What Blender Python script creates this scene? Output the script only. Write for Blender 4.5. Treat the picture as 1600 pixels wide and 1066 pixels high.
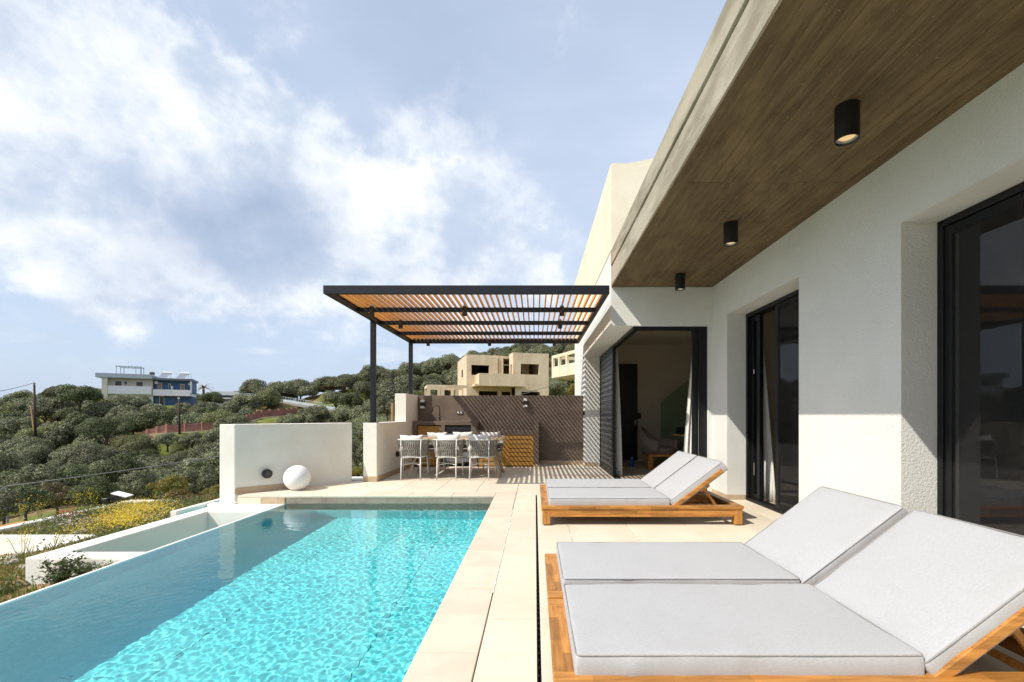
import bpy, bmesh, math, random
import numpy as np
from mathutils import Vector, Matrix, Euler

for o in list(bpy.data.objects):
    bpy.data.objects.remove(o)
SC = bpy.context.scene
COL = SC.collection
R = math.radians
random.seed(7)
RNG = np.random.default_rng(11)

# ------------------------------------------------------------------ camera
FPX, VX, VY, HC = 711.1, 836.0, 649.0, 1.25
cam = bpy.data.cameras.new('camera')
cam.lens = 16.0
cam.sensor_width = 36.0
cam.shift_x = -(VX - 800.0) / 1600.0
cam.shift_y = (VY - 533.0) / 1600.0
cam.clip_start = 0.05
cam.clip_end = 6000
camo = bpy.data.objects.new('camera', cam)
camo.location = (0, 0, HC)
camo.rotation_euler = (R(90), 0, 0)
COL.objects.link(camo)
SC.camera = camo


def at(px, py, Y):
    """world point seen at photo pixel (px, py) at distance Y in front of the camera"""
    return Vector(((px - VX) / FPX * Y, Y, HC + (VY - py) / FPX * Y))


def pdir(px, py):
    return Vector(((px - VX) / FPX, 1.0, (VY - py) / FPX)).normalized()


# ------------------------------------------------------------------ light
SUNV = Vector((1.0, 0.65, -1.265)).normalized()
SUN_EL = math.asin(-SUNV.z)
SUN_AZ = math.atan2(-SUNV.x, -SUNV.y)
sun = bpy.data.lights.new('sun', 'SUN')
sun.energy = 3.5
sun.angle = R(0.35)
sun.color = (1.0, 0.93, 0.82)
sun.cycles.is_caustics_light = True
suno = bpy.data.objects.new('sun', sun)
suno.rotation_euler = SUNV.to_track_quat('-Z', 'Y').to_euler()
suno.location = (-20, -13, 25)
COL.objects.link(suno)
SKY_STRENGTH = 0.12
EXPOSURE = 0.53
SC.view_settings.view_transform = 'Standard'
SC.view_settings.look = 'None'
SC.view_settings.exposure = EXPOSURE
SC.view_settings.gamma = 1.0
SC.view_settings.use_curve_mapping = False
SC.render.engine = 'CYCLES'
SC.cycles.use_denoising = True
SC.cycles.max_bounces = 10
SC.cycles.diffuse_bounces = 4
SC.cycles.glossy_bounces = 4
SC.cycles.transmission_bounces = 8
SC.cycles.transparent_max_bounces = 12
SC.cycles.caustics_reflective = False
SC.cycles.caustics_refractive = True
SC.cycles.blur_glossy = 0.5


class NT:
    """small helper to write node trees"""
    def __init__(self, tree):
        self.t = tree
        self.n = tree.nodes
        self.n.clear()

    def add(self, typ, **kw):
        nd = self.n.new(typ)
        for k, v in kw.items():
            setattr(nd, k, v)
        return nd

    def put(self, sock, v):
        if v is None:
            return
        if hasattr(v, 'is_output') or isinstance(v, bpy.types.NodeSocket):
            self.t.links.new(v, sock)
        elif isinstance(v, (tuple, list, Vector)):
            v = tuple(v)
            if len(v) == 3 and len(sock.default_value) == 4:
                v = v + (1.0,)
            sock.default_value = v
        else:
            sock.default_value = v

    def math(self, op, a, b=None, c=None, clamp=False):
        nd = self.add('ShaderNodeMath', operation=op, use_clamp=clamp)
        for i, v in enumerate((a, b, c)):
            self.put(nd.inputs[i], v)
        return nd.outputs[0]

    def vmath(self, op, a, b=None, scale=None):
        nd = self.add('ShaderNodeVectorMath', operation=op)
        self.put(nd.inputs[0], a)
        if b is not None:
            self.put(nd.inputs[1], b)
        if scale is not None:
            self.put(nd.inputs['Scale'], scale)
        return nd.outputs[1] if op in ('LENGTH', 'DISTANCE', 'DOT_PRODUCT') else nd.outputs[0]

    def noise(self, vec, scale=5, detail=4, rough=0.55, dist=0.0, out='Fac'):
        nd = self.add('ShaderNodeTexNoise')
        self.put(nd.inputs['Vector'], vec)
        nd.inputs['Scale'].default_value = scale
        nd.inputs['Detail'].default_value = detail
        nd.inputs['Roughness'].default_value = rough
        nd.inputs['Distortion'].default_value = dist
        return nd.outputs[out]

    def mix(self, f, a, b, blend='MIX'):
        nd = self.add('ShaderNodeMix', data_type='RGBA', blend_type=blend)
        self.put(nd.inputs[0], f)
        self.put(nd.inputs[6], a)
        self.put(nd.inputs[7], b)
        return nd.outputs[2]

    def ramp(self, f, lo, hi, a=0.0, b=1.0, smooth=True):
        nd = self.add('ShaderNodeMapRange')
        if smooth:
            nd.interpolation_type = 'SMOOTHSTEP'
        self.put(nd.inputs[0], f)
        nd.inputs[1].default_value = lo
        nd.inputs[2].default_value = hi
        nd.inputs[3].default_value = a
        nd.inputs[4].default_value = b
        return nd.outputs[0]

    def scale3(self, vec, s):
        return self.vmath('MULTIPLY', vec, s)


# ------------------------------------------------------------------ sky: Nishita daylight with procedural clouds
world = bpy.data.worlds.new('World')
SC.world = world
world.use_nodes = True
W = NT(world.node_tree)
sky = W.add('ShaderNodeTexSky', sky_type='NISHITA')
sky.sun_disc = False
sky.sun_elevation = SUN_EL
sky.sun_rotation = SUN_AZ % (2 * math.pi)
sky.air_density = 1.0
sky.dust_density = 1.6
sky.ozone_density = 1.2
D = W.add('ShaderNodeTexCoord').outputs['Generated']
sep = W.add('ShaderNodeSeparateXYZ')
W.put(sep.inputs[0], D)
dz = sep.outputs[2]
K = 1.0 / SKY_STRENGTH
# thin high veil that pales the blue; paler towards the horizon and in broad streaks
veil_n = W.noise(W.scale3(D, (1.0, 1.0, 2.2)), 1.6, 4, 0.5, 0.4)
veil = W.math('ADD', W.ramp(veil_n, 0.3, 0.75, 0.44, 0.74), W.ramp(dz, 0.0, 0.32, 0.0, 0.02))
veil = W.math('ADD', veil, W.math('MULTIPLY', W.ramp(sep.outputs[0], -0.45, 0.35), 0.22), clamp=True)
base = W.mix(veil, sky.outputs[0], (0.485 * K, 0.56 * K, 0.69 * K))
# horizon haze band
base = W.mix(W.ramp(dz, 0.0, 0.26, 0.5, 0.0), base, (0.36 * K, 0.45 * K, 0.62 * K))
CLOUDS = ((140, 90, 210, 0.85), (40, 250, 210, 0.95), (300, 150, 190, 1.0), (420, 230, 150, 0.85), (250, 270, 220, 0.95),
          (90, 380, 190, 0.75), (330, 370, 190, 0.85), (450, 420, 150, 0.8), (560, 330, 170, 0.62), (680, 270, 150, 0.45),
          (620, 430, 190, 0.55), (760, 390, 190, 0.42), (850, 390, 120, 0.36), (30, 90, 170, 0.65), (180, 430, 150, 0.55), (500, 190, 120, 0.45))
warp = W.vmath('SUBTRACT', W.noise(D, 3.2, 6, 0.6, 0.0, out='Color'), (0.5, 0.5, 0.5))
Dw = W.vmath('ADD', D, W.vmath('SCALE', warp, scale=0.22))
warp2 = W.vmath('SUBTRACT', W.noise(D, 13.0, 6, 0.62, 0.0, out='Color'), (0.5, 0.5, 0.5))
Dw = W.vmath('ADD', Dw, W.vmath('SCALE', warp2, scale=0.055))


def blob(px, py, r, amp, vec=None):
    c = pdir(px, py)
    rad = r / FPX * c.y
    d = W.vmath('DISTANCE', Dw if vec is None else vec, tuple(c))
    return W.math('MULTIPLY', W.ramp(d, 0.0, rad, 1.0, 0.0), amp)


def total(items):
    s = items[0]
    for it in items[1:]:
        s = W.math('ADD', s, it)
    return s


big = total([blob(*b) for b in CLOUDS + ((380, 330, 150, 0.25),)])
n1 = W.noise(W.scale3(D, (1, 1, 1.25)), 4.2, 10, 0.58, 0.15)
n2 = W.noise(W.scale3(D, (1, 1, 1.3)), 15.0, 9, 0.62, 0.0)
# billowy (puffed) component, rounded heaps with creases between them
bil = W.math('SUBTRACT', 1.0, W.math('ABSOLUTE', W.math('MULTIPLY', W.math('SUBTRACT', W.noise(W.vmath('ADD', D, W.vmath('SCALE', warp2, scale=0.02)), 7.5, 6, 0.55, 0.0), 0.5), 3.4)))
nn = W.math('ADD', W.math('MULTIPLY', n1, 0.55), W.math('ADD', W.math('MULTIPLY', n2, 0.30), W.math('MULTIPLY', bil, 0.15)))
field = W.math('ADD', big, W.math('MULTIPLY', W.math('SUBTRACT', nn, 0.52), 2.6))
dens = W.ramp(field, 0.20, 0.84)
soft = total([blob(*b) for b in ((600, 330, 210, 0.75), (700, 370, 200, 0.75), (830, 390, 170, 0.65), (560, 430, 190, 0.65), (690, 260, 170, 0.55), (470, 80, 140, 0.3), (130, 500, 120, 0.3), (30, 480, 120, 0.3))])
soft = W.math('MULTIPLY', W.ramp(W.math('ADD', soft, W.math('MULTIPLY', W.math('SUBTRACT', nn, 0.52), 2.2)), 0.12, 1.0), 0.72)
dens = W.math('MAXIMUM', dens, soft)
# low streaky bands near the horizon
band_n = W.noise(W.scale3(D, (2.2, 2.2, 9.0)), 2.6, 7, 0.55, 0.3)
band = W.math('MULTIPLY', W.ramp(band_n, 0.50, 0.68), W.math('MULTIPLY', W.ramp(dz, 0.04, 0.12), W.ramp(dz, 0.22, 0.32, 1.0, 0.0)))
dens = W.math('MAXIMUM', dens, W.math('MULTIPLY', band, 0.55))
# generic broken cloud outside the field of view
gen_n = W.math('ADD', W.math('MULTIPLY', W.noise(W.scale3(D, (1, 1, 1.7)), 2.2, 8, 0.58, 0.3), 0.75), W.math('MULTIPLY', n2, 0.25))
gen = W.math('MULTIPLY', W.ramp(gen_n, 0.48, 0.66), W.ramp(sep.outputs[1], 0.30, -0.05))
gen = W.math('MULTIPLY', gen, W.ramp(dz, 0.02, 0.15))
dens = W.math('MAXIMUM', dens, gen)
# grey undersides
dark = total([blob(*b, vec=Dw) for b in (
    (400, 310, 150, 0.85), (330, 360, 150, 0.65), (450, 360, 120, 0.65), (250, 250, 110, 0.30), (520, 350, 110, 0.30), (170, 400, 130, 0.35), (640, 430, 120, 0.25), (760, 400, 110, 0.2))])
sh_n = W.noise(W.vmath('ADD', D, (0.03, 0.02, 0.05)), 5.5, 7, 0.55, 0.2)
core = W.math('MINIMUM', W.math('MULTIPLY', dark, 0.58), 0.72)
shade = W.math('ADD', core, W.math('MULTIPLY', W.math('SUBTRACT', W.math('ADD', W.math('MULTIPLY', sh_n, 0.6), W.math('MULTIPLY', n2, 0.4)), 0.46), W.math('ADD', 0.9, W.math('MULTIPLY', core, 1.6))), clamp=True)
lit = W.mix(W.ramp(nn, 0.42, 0.68), (0.43 * K, 0.50 * K, 0.61 * K), (0.82 * K, 0.83 * K, 0.84 * K))
cloud = W.mix(shade, lit, (0.265 * K, 0.335 * K, 0.475 * K))
skycol = W.mix(W.math('MULTIPLY', dens, 0.93), base, cloud)
# below the horizon: distant ground tone
skycol = W.mix(W.ramp(dz, -0.02, -0.12), skycol, (0.16 * K, 0.17 * K, 0.14 * K))
bg = W.add('ShaderNodeBackground')
bg.inputs['Strength'].default_value = SKY_STRENGTH
W.put(bg.inputs['Color'], skycol)
wo = W.add('ShaderNodeOutputWorld')
W.put(wo.inputs['Surface'], bg.outputs[0])


# ------------------------------------------------------------------ materials
def pm(name, col, col2=None, rough=0.6, nscale=6.0, stretch=(1, 1, 1), detail=5, contrast=(0.35, 0.65), bump=0.0, bscale=60.0,
       bdetail=3, bstretch=(1, 1, 1), objvar=0.0, metallic=0.0, spec=0.5, speck=None, wave=None, blocks=None, sheen=0.0, coat=0.0,
       stain=None, bdist=0.01):
    m = bpy.data.materials.new(name)
    m.use_nodes = True
    t = NT(m.node_tree)
    b = t.add('ShaderNodeBsdfPrincipled')
    out = t.add('ShaderNodeOutputMaterial')
    t.put(out.inputs[0], b.outputs[0])
    P = t.add('ShaderNodeTexCoord').outputs['Object']
    oi = t.add('ShaderNodeObjectInfo')
    Pv = t.vmath('ADD', P, t.vmath('SCALE', oi.outputs['Location'], scale=0.0)) if False else P
    if objvar:
        rv = t.math('MULTIPLY', oi.outputs['Random'], 37.0)
        cx = t.add('ShaderNodeCombineXYZ')
        for i in range(3):
            t.put(cx.inputs[i], rv)
        Pv = t.vmath('ADD', P, cx.outputs[0])
    c = tuple(col)
    if col2 is not None:
        n = t.noise(t.scale3(Pv, stretch), nscale, detail, 0.6)
        c = t.mix(t.ramp(n, contrast[0], contrast[1]), col, col2)
    if blocks is not None:
        # staves / boards of differing tone: blocks = (axis vector, length, width, amount)
        br = t.add('ShaderNodeTexBrick')
        mp = t.add('ShaderNodeMapping')
        mp.inputs['Rotation'].default_value = blocks[0]
        t.put(mp.inputs['Vector'], Pv)
        t.put(br.inputs['Vector'], mp.outputs[0])
        br.inputs['Scale'].default_value = 1.0
        br.inputs['Brick Width'].default_value = blocks[1]
        br.inputs['Row Height'].default_value = blocks[2]
        br.inputs['Mortar Size'].default_value = 0.0006
        br.inputs['Bias'].default_value = 0.0
        a = blocks[3]
        br.inputs['Color1'].default_value = (1 - a, 1 - a, 1 - a, 1)
        br.inputs['Color2'].default_value = (1 + a * 0.6, 1 + a * 0.5, 1 + a * 0.3, 1)
        br.inputs['Mortar'].default_value = (0.55, 0.5, 0.45, 1)
        c = t.mix(1.0, c, br.outputs['Color'], 'MULTIPLY')
    if speck is not None:
        n = t.noise(P, speck[0], 2, 0.6)
        c = t.mix(t.ramp(n, speck[1], speck[1] + 0.06, 0, speck[3] if len(speck) > 3 else 0.6), c, speck[2])
    for st_ in ([] if stain is None else stain if isinstance(stain, list) else [stain]):
        n = t.noise(t.scale3(P, st_[4] if len(st_) > 4 else (1, 1, 1)), st_[0], 6, 0.6, 0.3)
        c = t.mix(t.ramp(n, st_[1], st_[1] + 0.2, 0, st_[3]), c, st_[2])
    if objvar:
        hs = t.add('ShaderNodeHueSaturation')
        t.put(hs.inputs['Value'], t.ramp(oi.outputs['Random'], 0, 1, 1 - objvar, 1 + objvar, smooth=False))
        t.put(hs.inputs['Color'], c)
        c = hs.outputs[0]
    t.put(b.inputs['Base Color'], c)
    b.inputs['Roughness'].default_value = rough
    b.inputs['Metallic'].default_value = metallic
    b.inputs['Specular IOR Level'].default_value = spec
    if sheen:
        b.inputs['Sheen Weight'].default_value = sheen
    if coat:
        b.inputs['Coat Weight'].default_value = coat
        b.inputs['Coat Roughness'].default_value = 0.25
    if bump:
        n = t.noise(t.scale3(P, bstretch), bscale, bdetail, 0.6)
        bp = t.add('ShaderNodeBump')
        bp.inputs['Strength'].default_value = bump
        bp.inputs['Distance'].default_value = bdist
        t.put(bp.inputs['Height'], n)
        t.put(b.inputs['Normal'], bp.outputs[0])
    return m


M = {}
M['stucco'] = pm('stucco', (0.76, 0.765, 0.735), (0.72, 0.725, 0.695), rough=0.9, nscale=1.6, bump=0.8, bscale=60, bdetail=4, spec=0.2,
                 stain=(1.1, 0.6, (0.62, 0.58, 0.48), 0.25, (1, 1, 0.5)))
M['stucco_smooth'] = pm('stucco_smooth', (0.79, 0.775, 0.71), (0.75, 0.73, 0.655), rough=0.9, nscale=2.5, bump=0.25, bscale=90, spec=0.2,
                        stain=(1.7, 0.58, (0.55, 0.5, 0.4), 0.3))
M['stucco_cream'] = pm('stucco_cream', (0.80, 0.75, 0.62), (0.74, 0.68, 0.54), rough=0.9, nscale=1.2, bump=0.5, bscale=60, spec=0.2,
                       stain=(2.0, 0.62, (0.5, 0.42, 0.26), 0.35))
M['fascia'] = pm('fascia_concrete', (0.42, 0.38, 0.295), (0.27, 0.24, 0.18), rough=0.9, nscale=1.2, stretch=(3, 1, 3), bump=0.4, bscale=40, spec=0.2,
                 stain=(3.5, 0.52, (0.52, 0.48, 0.40), 0.6, (2, 0.6, 5)))
M['soffit'] = pm('soffit_concrete', (0.165, 0.115, 0.056), (0.088, 0.060, 0.028), rough=0.8, nscale=2.4, stretch=(7, 0.55, 1), detail=9, contrast=(0.34, 0.68), bump=0.5,
                 bscale=22, bstretch=(5, 0.5, 1), bdetail=6, objvar=0.055, spec=0.35, speck=(42, 0.68, (0.38, 0.31, 0.20), 0.5),
                 stain=[(1.5, 0.46, (0.225, 0.155, 0.075), 0.5, (2.2, 0.8, 2)), (14.0, 0.50, (0.22, 0.155, 0.078), 0.5, (4, .35, 1)), (22, 0.54, (0.052, 0.036, 0.018), 0.55, (3, .4, 1)), (0.8, 0.5, (0.082, 0.057, 0.028), 0.5), (5, 0.53, (0.065, 0.045, 0.022), 0.45)])
M['micro'] = pm('microcement', (0.175, 0.132, 0.104), (0.138, 0.102, 0.080), rough=0.6, nscale=3, bump=0.15, bscale=30, spec=0.3,
                stain=(9, 0.55, (0.19, 0.145, 0.115), 0.5))
M['tile'] = pm('limestone_tile', (0.655, 0.585, 0.465), (0.705, 0.64, 0.52), rough=0.62, nscale=2.2, objvar=0.06, bump=0.06, bscale=120, spec=0.3,
               speck=(38, 0.70, (0.45, 0.38, 0.27), 0.25), stain=(1.6, 0.54, (0.54, 0.45, 0.32), 0.40))
M['coping'] = pm('coping_stone', (0.625, 0.53, 0.425), (0.68, 0.585, 0.475), rough=0.7, nscale=3.0, objvar=0.05, bump=0.12, bscale=90, spec=0.25,
                 speck=(60, 0.66, (0.42, 0.33, 0.25), 0.35), stain=(2.2, 0.63, (0.78, 0.73, 0.66), 0.6))
M['grout'] = pm('grout', (0.34, 0.29, 0.22), (0.27, 0.23, 0.17), rough=0.95, nscale=8)
M['white_grout'] = pm('white_grout', (0.8, 0.78, 0.72), (0.7, 0.67, 0.6), rough=0.95, nscale=14)
M['skirting'] = pm('skirting_tile', (0.44, 0.33, 0.22), (0.50, 0.39, 0.27), rough=0.6, nscale=5, spec=0.3)
M['pool_tile'] = pm('pool_lining', (0.11, 0.66, 0.72), (0.15, 0.72, 0.77), rough=0.55, nscale=26, objvar=0.03, spec=0.2, speck=(70, 0.62, (0.07, 0.50, 0.62), 0.5))
M['pool_tile_shaded'] = pm('pool_lining_shaded', (0.04, 0.50, 0.58), (0.055, 0.56, 0.64), rough=0.55, nscale=26, objvar=0.03, spec=0.2)  # lining colour darkened to offset bounce and sky reflection on the left wall
M['rim_tile'] = pm('pool_rim_tile', (0.66, 0.66, 0.53), (0.72, 0.71, 0.58), rough=0.4, nscale=9, spec=0.4)
M['pool_joint'] = pm('pool_joint', (0.05, 0.33, 0.37), (0.06, 0.40, 0.44), rough=0.9)
M['anthracite'] = pm('anthracite_metal', (0.008, 0.010, 0.015), (0.011, 0.013, 0.019), rough=0.5, nscale=8, spec=0.3)
M['black'] = pm('black_metal', (0.008, 0.008, 0.009), (0.012, 0.012, 0.013), rough=0.4, nscale=20)
M['frame'] = pm('aluminium_frame', (0.006, 0.0065, 0.008), (0.009, 0.0095, 0.011), rough=0.42, spec=0.3, nscale=8)
M['shutter'] = pm('shutter_slat', (0.045, 0.046, 0.048), (0.055, 0.056, 0.058), rough=0.45, nscale=8, objvar=0.06)
M['slat_wood'] = pm('pergola_wood', (0.74, 0.37, 0.075), (0.60, 0.27, 0.05), rough=0.55, nscale=5, stretch=(9, 0.5, 9), objvar=0.14, spec=0.3,
                    bump=0.1, bscale=30, bstretch=(6, 0.4, 6), speck=(30, 0.72, (0.16, 0.06, 0.02), 0.6))
M['teak_x'] = pm('teak_x', (0.50, 0.235, 0.055), (0.35, 0.145, 0.03), rough=0.45, nscale=9, stretch=(0.5, 6, 6), spec=0.35, coat=0.15,
                 blocks=((R(90), 0, 0), 0.31, 0.042, 0.32), bump=0.08, bscale=40, bstretch=(0.3, 6, 6))
M['teak_y'] = pm('teak_y', (0.50, 0.235, 0.055), (0.35, 0.145, 0.03), rough=0.45, nscale=9, stretch=(6, 0.5, 6), spec=0.35, coat=0.15,
                 blocks=((0, 0, R(90)), 0.23, 0.045, 0.32), bump=0.08, bscale=40, bstretch=(6, 0.3, 6))
M['teak_z'] = pm('teak_z', (0.50, 0.235, 0.055), (0.35, 0.145, 0.03), rough=0.45, nscale=9, stretch=(6, 6, 0.5), spec=0.35, coat=0.15)
M['cabinet'] = pm('cabinet_wood', (0.50, 0.27, 0.06), (0.38, 0.19, 0.04), rough=0.5, nscale=4, stretch=(0.6, 4, 8), spec=0.3, objvar=0.05)
M['table_wood'] = pm('table_wood', (0.52, 0.34, 0.17), (0.42, 0.26, 0.12), rough=0.6, nscale=4, stretch=(0.6, 6, 6), objvar=0.08)
M['leg_wood'] = pm('leg_wood', (0.42, 0.36, 0.27), (0.32, 0.27, 0.19), rough=0.7, nscale=6, stretch=(3, 3, 0.6))
M['fabric'] = pm('pad_fabric', (0.465, 0.47, 0.487), (0.405, 0.41, 0.422), rough=0.95, nscale=130, stretch=(0.5, 2, 2), detail=3, contrast=(0.3, 0.7), bump=0.35, bscale=260,
                 bstretch=(0.6, 2.5, 2), sheen=0.25, spec=0.1, bdist=0.004, speck=(150, 0.66, (0.33, 0.325, 0.32), 0.2), stain=(4.5, 0.5, (0.40, 0.40, 0.405), 0.35))
M['piping'] = pm('piping', (0.34, 0.33, 0.32), (0.28, 0.27, 0.26), rough=0.95, nscale=90)
M['cushion'] = pm('cushion_fabric', (0.68, 0.67, 0.64), (0.62, 0.61, 0.58), rough=0.95, nscale=30, bump=0.3, bscale=120, sheen=0.2, spec=0.1)
M['rope'] = pm('grey_rope', (0.31, 0.285, 0.26), (0.22, 0.20, 0.18), rough=0.9, nscale=30, bump=0.3, bscale=120)
M['white_metal'] = pm('white_metal', (0.68, 0.67, 0.64), (0.64, 0.63, 0.60), rough=0.4, nscale=9)
M['oven'] = pm('oven_black', (0.012, 0.012, 0.013), (0.018, 0.018, 0.018), rough=0.15)
M['steel'] = pm('steel', (0.55, 0.55, 0.55), (0.45, 0.45, 0.45), rough=0.3, metallic=0.9, nscale=12)
M['plastic_white'] = pm('plastic_white', (0.8, 0.8, 0.79), (0.77, 0.77, 0.76), rough=0.35)
M['lampwhite'] = pm('globe_plastic', (0.82, 0.82, 0.82), (0.80, 0.80, 0.80), rough=0.35, nscale=3)
M['soil'] = pm('soil', (0.30, 0.18, 0.075), (0.22, 0.135, 0.055), rough=0.95, nscale=5, bump=0.6, bscale=20, stain=(3, 0.55, (0.12, 0.15, 0.04), 0.7))
M['concrete_raw'] = pm('raw_concrete', (0.70, 0.58, 0.41), (0.58, 0.46, 0.31), rough=0.95, nscale=0.7, stretch=(1.5, 1.5, 0.6), bump=0.3, bscale=6,
                       stain=(0.9, 0.55, (0.38, 0.28, 0.15), 0.5, (4, 4, 0.5)))
M['shell_cream'] = pm('shell_cream', (0.74, 0.66, 0.50), (0.66, 0.57, 0.40), rough=0.95, nscale=0.9, stain=(0.9, 0.58, (0.5, 0.4, 0.25), 0.4, (4, 4, 0.5)))
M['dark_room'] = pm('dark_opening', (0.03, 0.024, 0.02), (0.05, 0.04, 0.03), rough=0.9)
M['house_cream'] = pm('house_cream', (0.70, 0.66, 0.54), (0.66, 0.62, 0.50), rough=0.9, nscale=0.8)
M['house_white'] = pm('house_white', (0.82, 0.82, 0.82), (0.78, 0.78, 0.78), rough=0.9, nscale=0.8)
M['house_grey'] = pm('house_grey', (0.44, 0.50, 0.54), (0.40, 0.46, 0.50), rough=0.8, nscale=0.8)
M['house_blue'] = pm('house_blue', (0.085, 0.16, 0.27), (0.07, 0.135, 0.235), rough=0.9, nscale=0.8)
M['roof_dark'] = pm('roof_dark', (0.16, 0.19, 0.22), (0.13, 0.15, 0.18), rough=0.8)
M['window_dark'] = pm('window_dark', (0.05, 0.045, 0.045), (0.07, 0.06, 0.06), rough=0.25)
M['wood_door'] = pm('wood_door', (0.34, 0.23, 0.12), (0.28, 0.18, 0.09), rough=0.6)
M['road'] = pm('road_asphalt', (0.22, 0.21, 0.20), (0.30, 0.28, 0.25), rough=0.95, nscale=0.8)
M['pink'] = pm('pink_gravel', (0.34, 0.17, 0.135), (0.26, 0.12, 0.095), rough=0.95, nscale=1.2, bump=0.5, bscale=6, stain=(0.8, 0.6, (0.40, 0.30, 0.24), 0.5))
M['pole_wood'] = pm('pole_wood', (0.07, 0.045, 0.035), (0.05, 0.03, 0.025), rough=0.9, stretch=(6, 6, 0.4))
M['stay_wood'] = pm('stay_wood', (0.40, 0.27, 0.13), (0.32, 0.2, 0.09), rough=0.9, stretch=(6, 6, 0.4))
M['plank'] = pm('orange_plank', (0.50, 0.22, 0.06), (0.40, 0.16, 0.04), rough=0.8, stretch=(4, 0.5, 4))
M['cable'] = pm('cable', (0.20, 0.20, 0.20), (0.16, 0.16, 0.16), rough=0.7)
M['stone'] = pm('field_stone', (0.42, 0.38, 0.33), (0.30, 0.26, 0.21), rough=0.95, nscale=6, objvar=0.15, bump=0.5, bscale=12)
M['int_wall'] = pm('interior_wall', (0.72, 0.64, 0.52), (0.69, 0.61, 0.49), rough=0.9, nscale=1.5)
M['int_floor'] = pm('interior_floor', (0.56, 0.49, 0.38), (0.50, 0.43, 0.33), rough=0.5, nscale=2)
M['curtain'] = pm('curtain_fabric', (0.70, 0.69, 0.65), (0.64, 0.63, 0.59), rough=0.95, nscale=20, stretch=(3, 3, 0.3))
M['armchair'] = pm('armchair_boucle', (0.36, 0.30, 0.255), (0.29, 0.24, 0.20), rough=0.95, nscale=50, bump=0.5, bscale=80)
M['blue_plastic'] = pm('blue_plastic', (0.02, 0.10, 0.5), (0.02, 0.09, 0.42), rough=0.4)
M['sea'] = pm('sea_water', (0.04, 0.10, 0.16), (0.05, 0.12, 0.18), rough=0.25)


def leaf_mat(name, c1, c2, c3, trans=0.25, nscale=1.2, objvar=0.2):
    m = bpy.data.materials.new(name)
    m.use_nodes = True
    t = NT(m.node_tree)
    out = t.add('ShaderNodeOutputMaterial')
    P = t.add('ShaderNodeTexCoord').outputs['Object']
    oi = t.add('ShaderNodeObjectInfo')
    n = t.noise(P, nscale, 3, 0.6)
    gi = t.add('ShaderNodeNewGeometry')
    c = t.mix(t.ramp(n, 0.35, 0.65), c1, c2)
    c = t.mix(t.math('MULTIPLY', gi.outputs['Random Per Island'], 0.7), c, c3)
    hs = t.add('ShaderNodeHueSaturation')
    t.put(hs.inputs['Value'], t.ramp(oi.outputs['Random'], 0, 1, 1 - objvar, 1 + objvar, smooth=False))
    t.put(hs.inputs['Hue'], t.ramp(oi.outputs['Random'], 0, 1, 0.485, 0.51, smooth=False))
    t.put(hs.inputs['Color'], c)
    d = t.add('ShaderNodeBsdfPrincipled')
    d.inputs['Roughness'].default_value = 0.55
    d.inputs['Specular IOR Level'].default_value = 0.35
    t.put(d.inputs['Base Color'], hs.outputs[0])
    tr = t.add('ShaderNodeBsdfTranslucent')
    t.put(tr.inputs['Color'], hs.outputs[0])
    mx = t.add('ShaderNodeMixShader')
    mx.inputs[0].default_value = trans
    t.put(mx.inputs[1], d.outputs[0])
    t.put(mx.inputs[2], tr.outputs[0])
    t.put(out.inputs[0], mx.outputs[0])
    return m


M['olive'] = leaf_mat('olive_leaves', (0.058, 0.068, 0.026), (0.128, 0.140, 0.062), (0.28, 0.29, 0.17), 0.10, 0.8, 0.3)
M['olive_light'] = leaf_mat('olive_light_leaves', (0.085, 0.098, 0.030), (0.150, 0.162, 0.055), (0.27, 0.28, 0.13), 0.12, 0.8, 0.25)
M['dark_leaf'] = leaf_mat('dark_leaves', (0.060, 0.078, 0.028), (0.095, 0.112, 0.042), (0.14, 0.16, 0.07), 0.2)
M['brown_leaf'] = leaf_mat('dry_leaves', (0.11, 0.085, 0.035), (0.14, 0.12, 0.045), (0.20, 0.17, 0.07), 0.2)
M['yellow_bush'] = leaf_mat('yellowish_leaves', (0.16, 0.14, 0.025), (0.12, 0.12, 0.03), (0.26, 0.22, 0.03), 0.25)
M['green_leaf'] = leaf_mat('green_leaves', (0.055, 0.085, 0.025), (0.09, 0.13, 0.035), (0.15, 0.19, 0.06), 0.3, 5)
M['grass'] = leaf_mat('grass_blades', (0.10, 0.14, 0.022), (0.16, 0.18, 0.04), (0.28, 0.26, 0.09), 0.3, 1.3)
M['yellow_petal'] = leaf_mat('yellow_petals', (0.75, 0.58, 0.02), (0.80, 0.66, 0.03), (0.85, 0.75, 0.08), 0.3, 5)
M['white_petal'] = leaf_mat('white_petals', (0.7, 0.68, 0.62), (0.75, 0.72, 0.66), (0.65, 0.5, 0.5), 0.3, 5)
M['red_petal'] = leaf_mat('red_petals', (0.42, 0.05, 0.04), (0.5, 0.08, 0.05), (0.5, 0.12, 0.12), 0.3, 5)
M['bark'] = pm('olive_bark', (0.12, 0.09, 0.065), (0.07, 0.052, 0.038), rough=0.95, nscale=6, stretch=(3, 3, 0.7))


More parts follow.
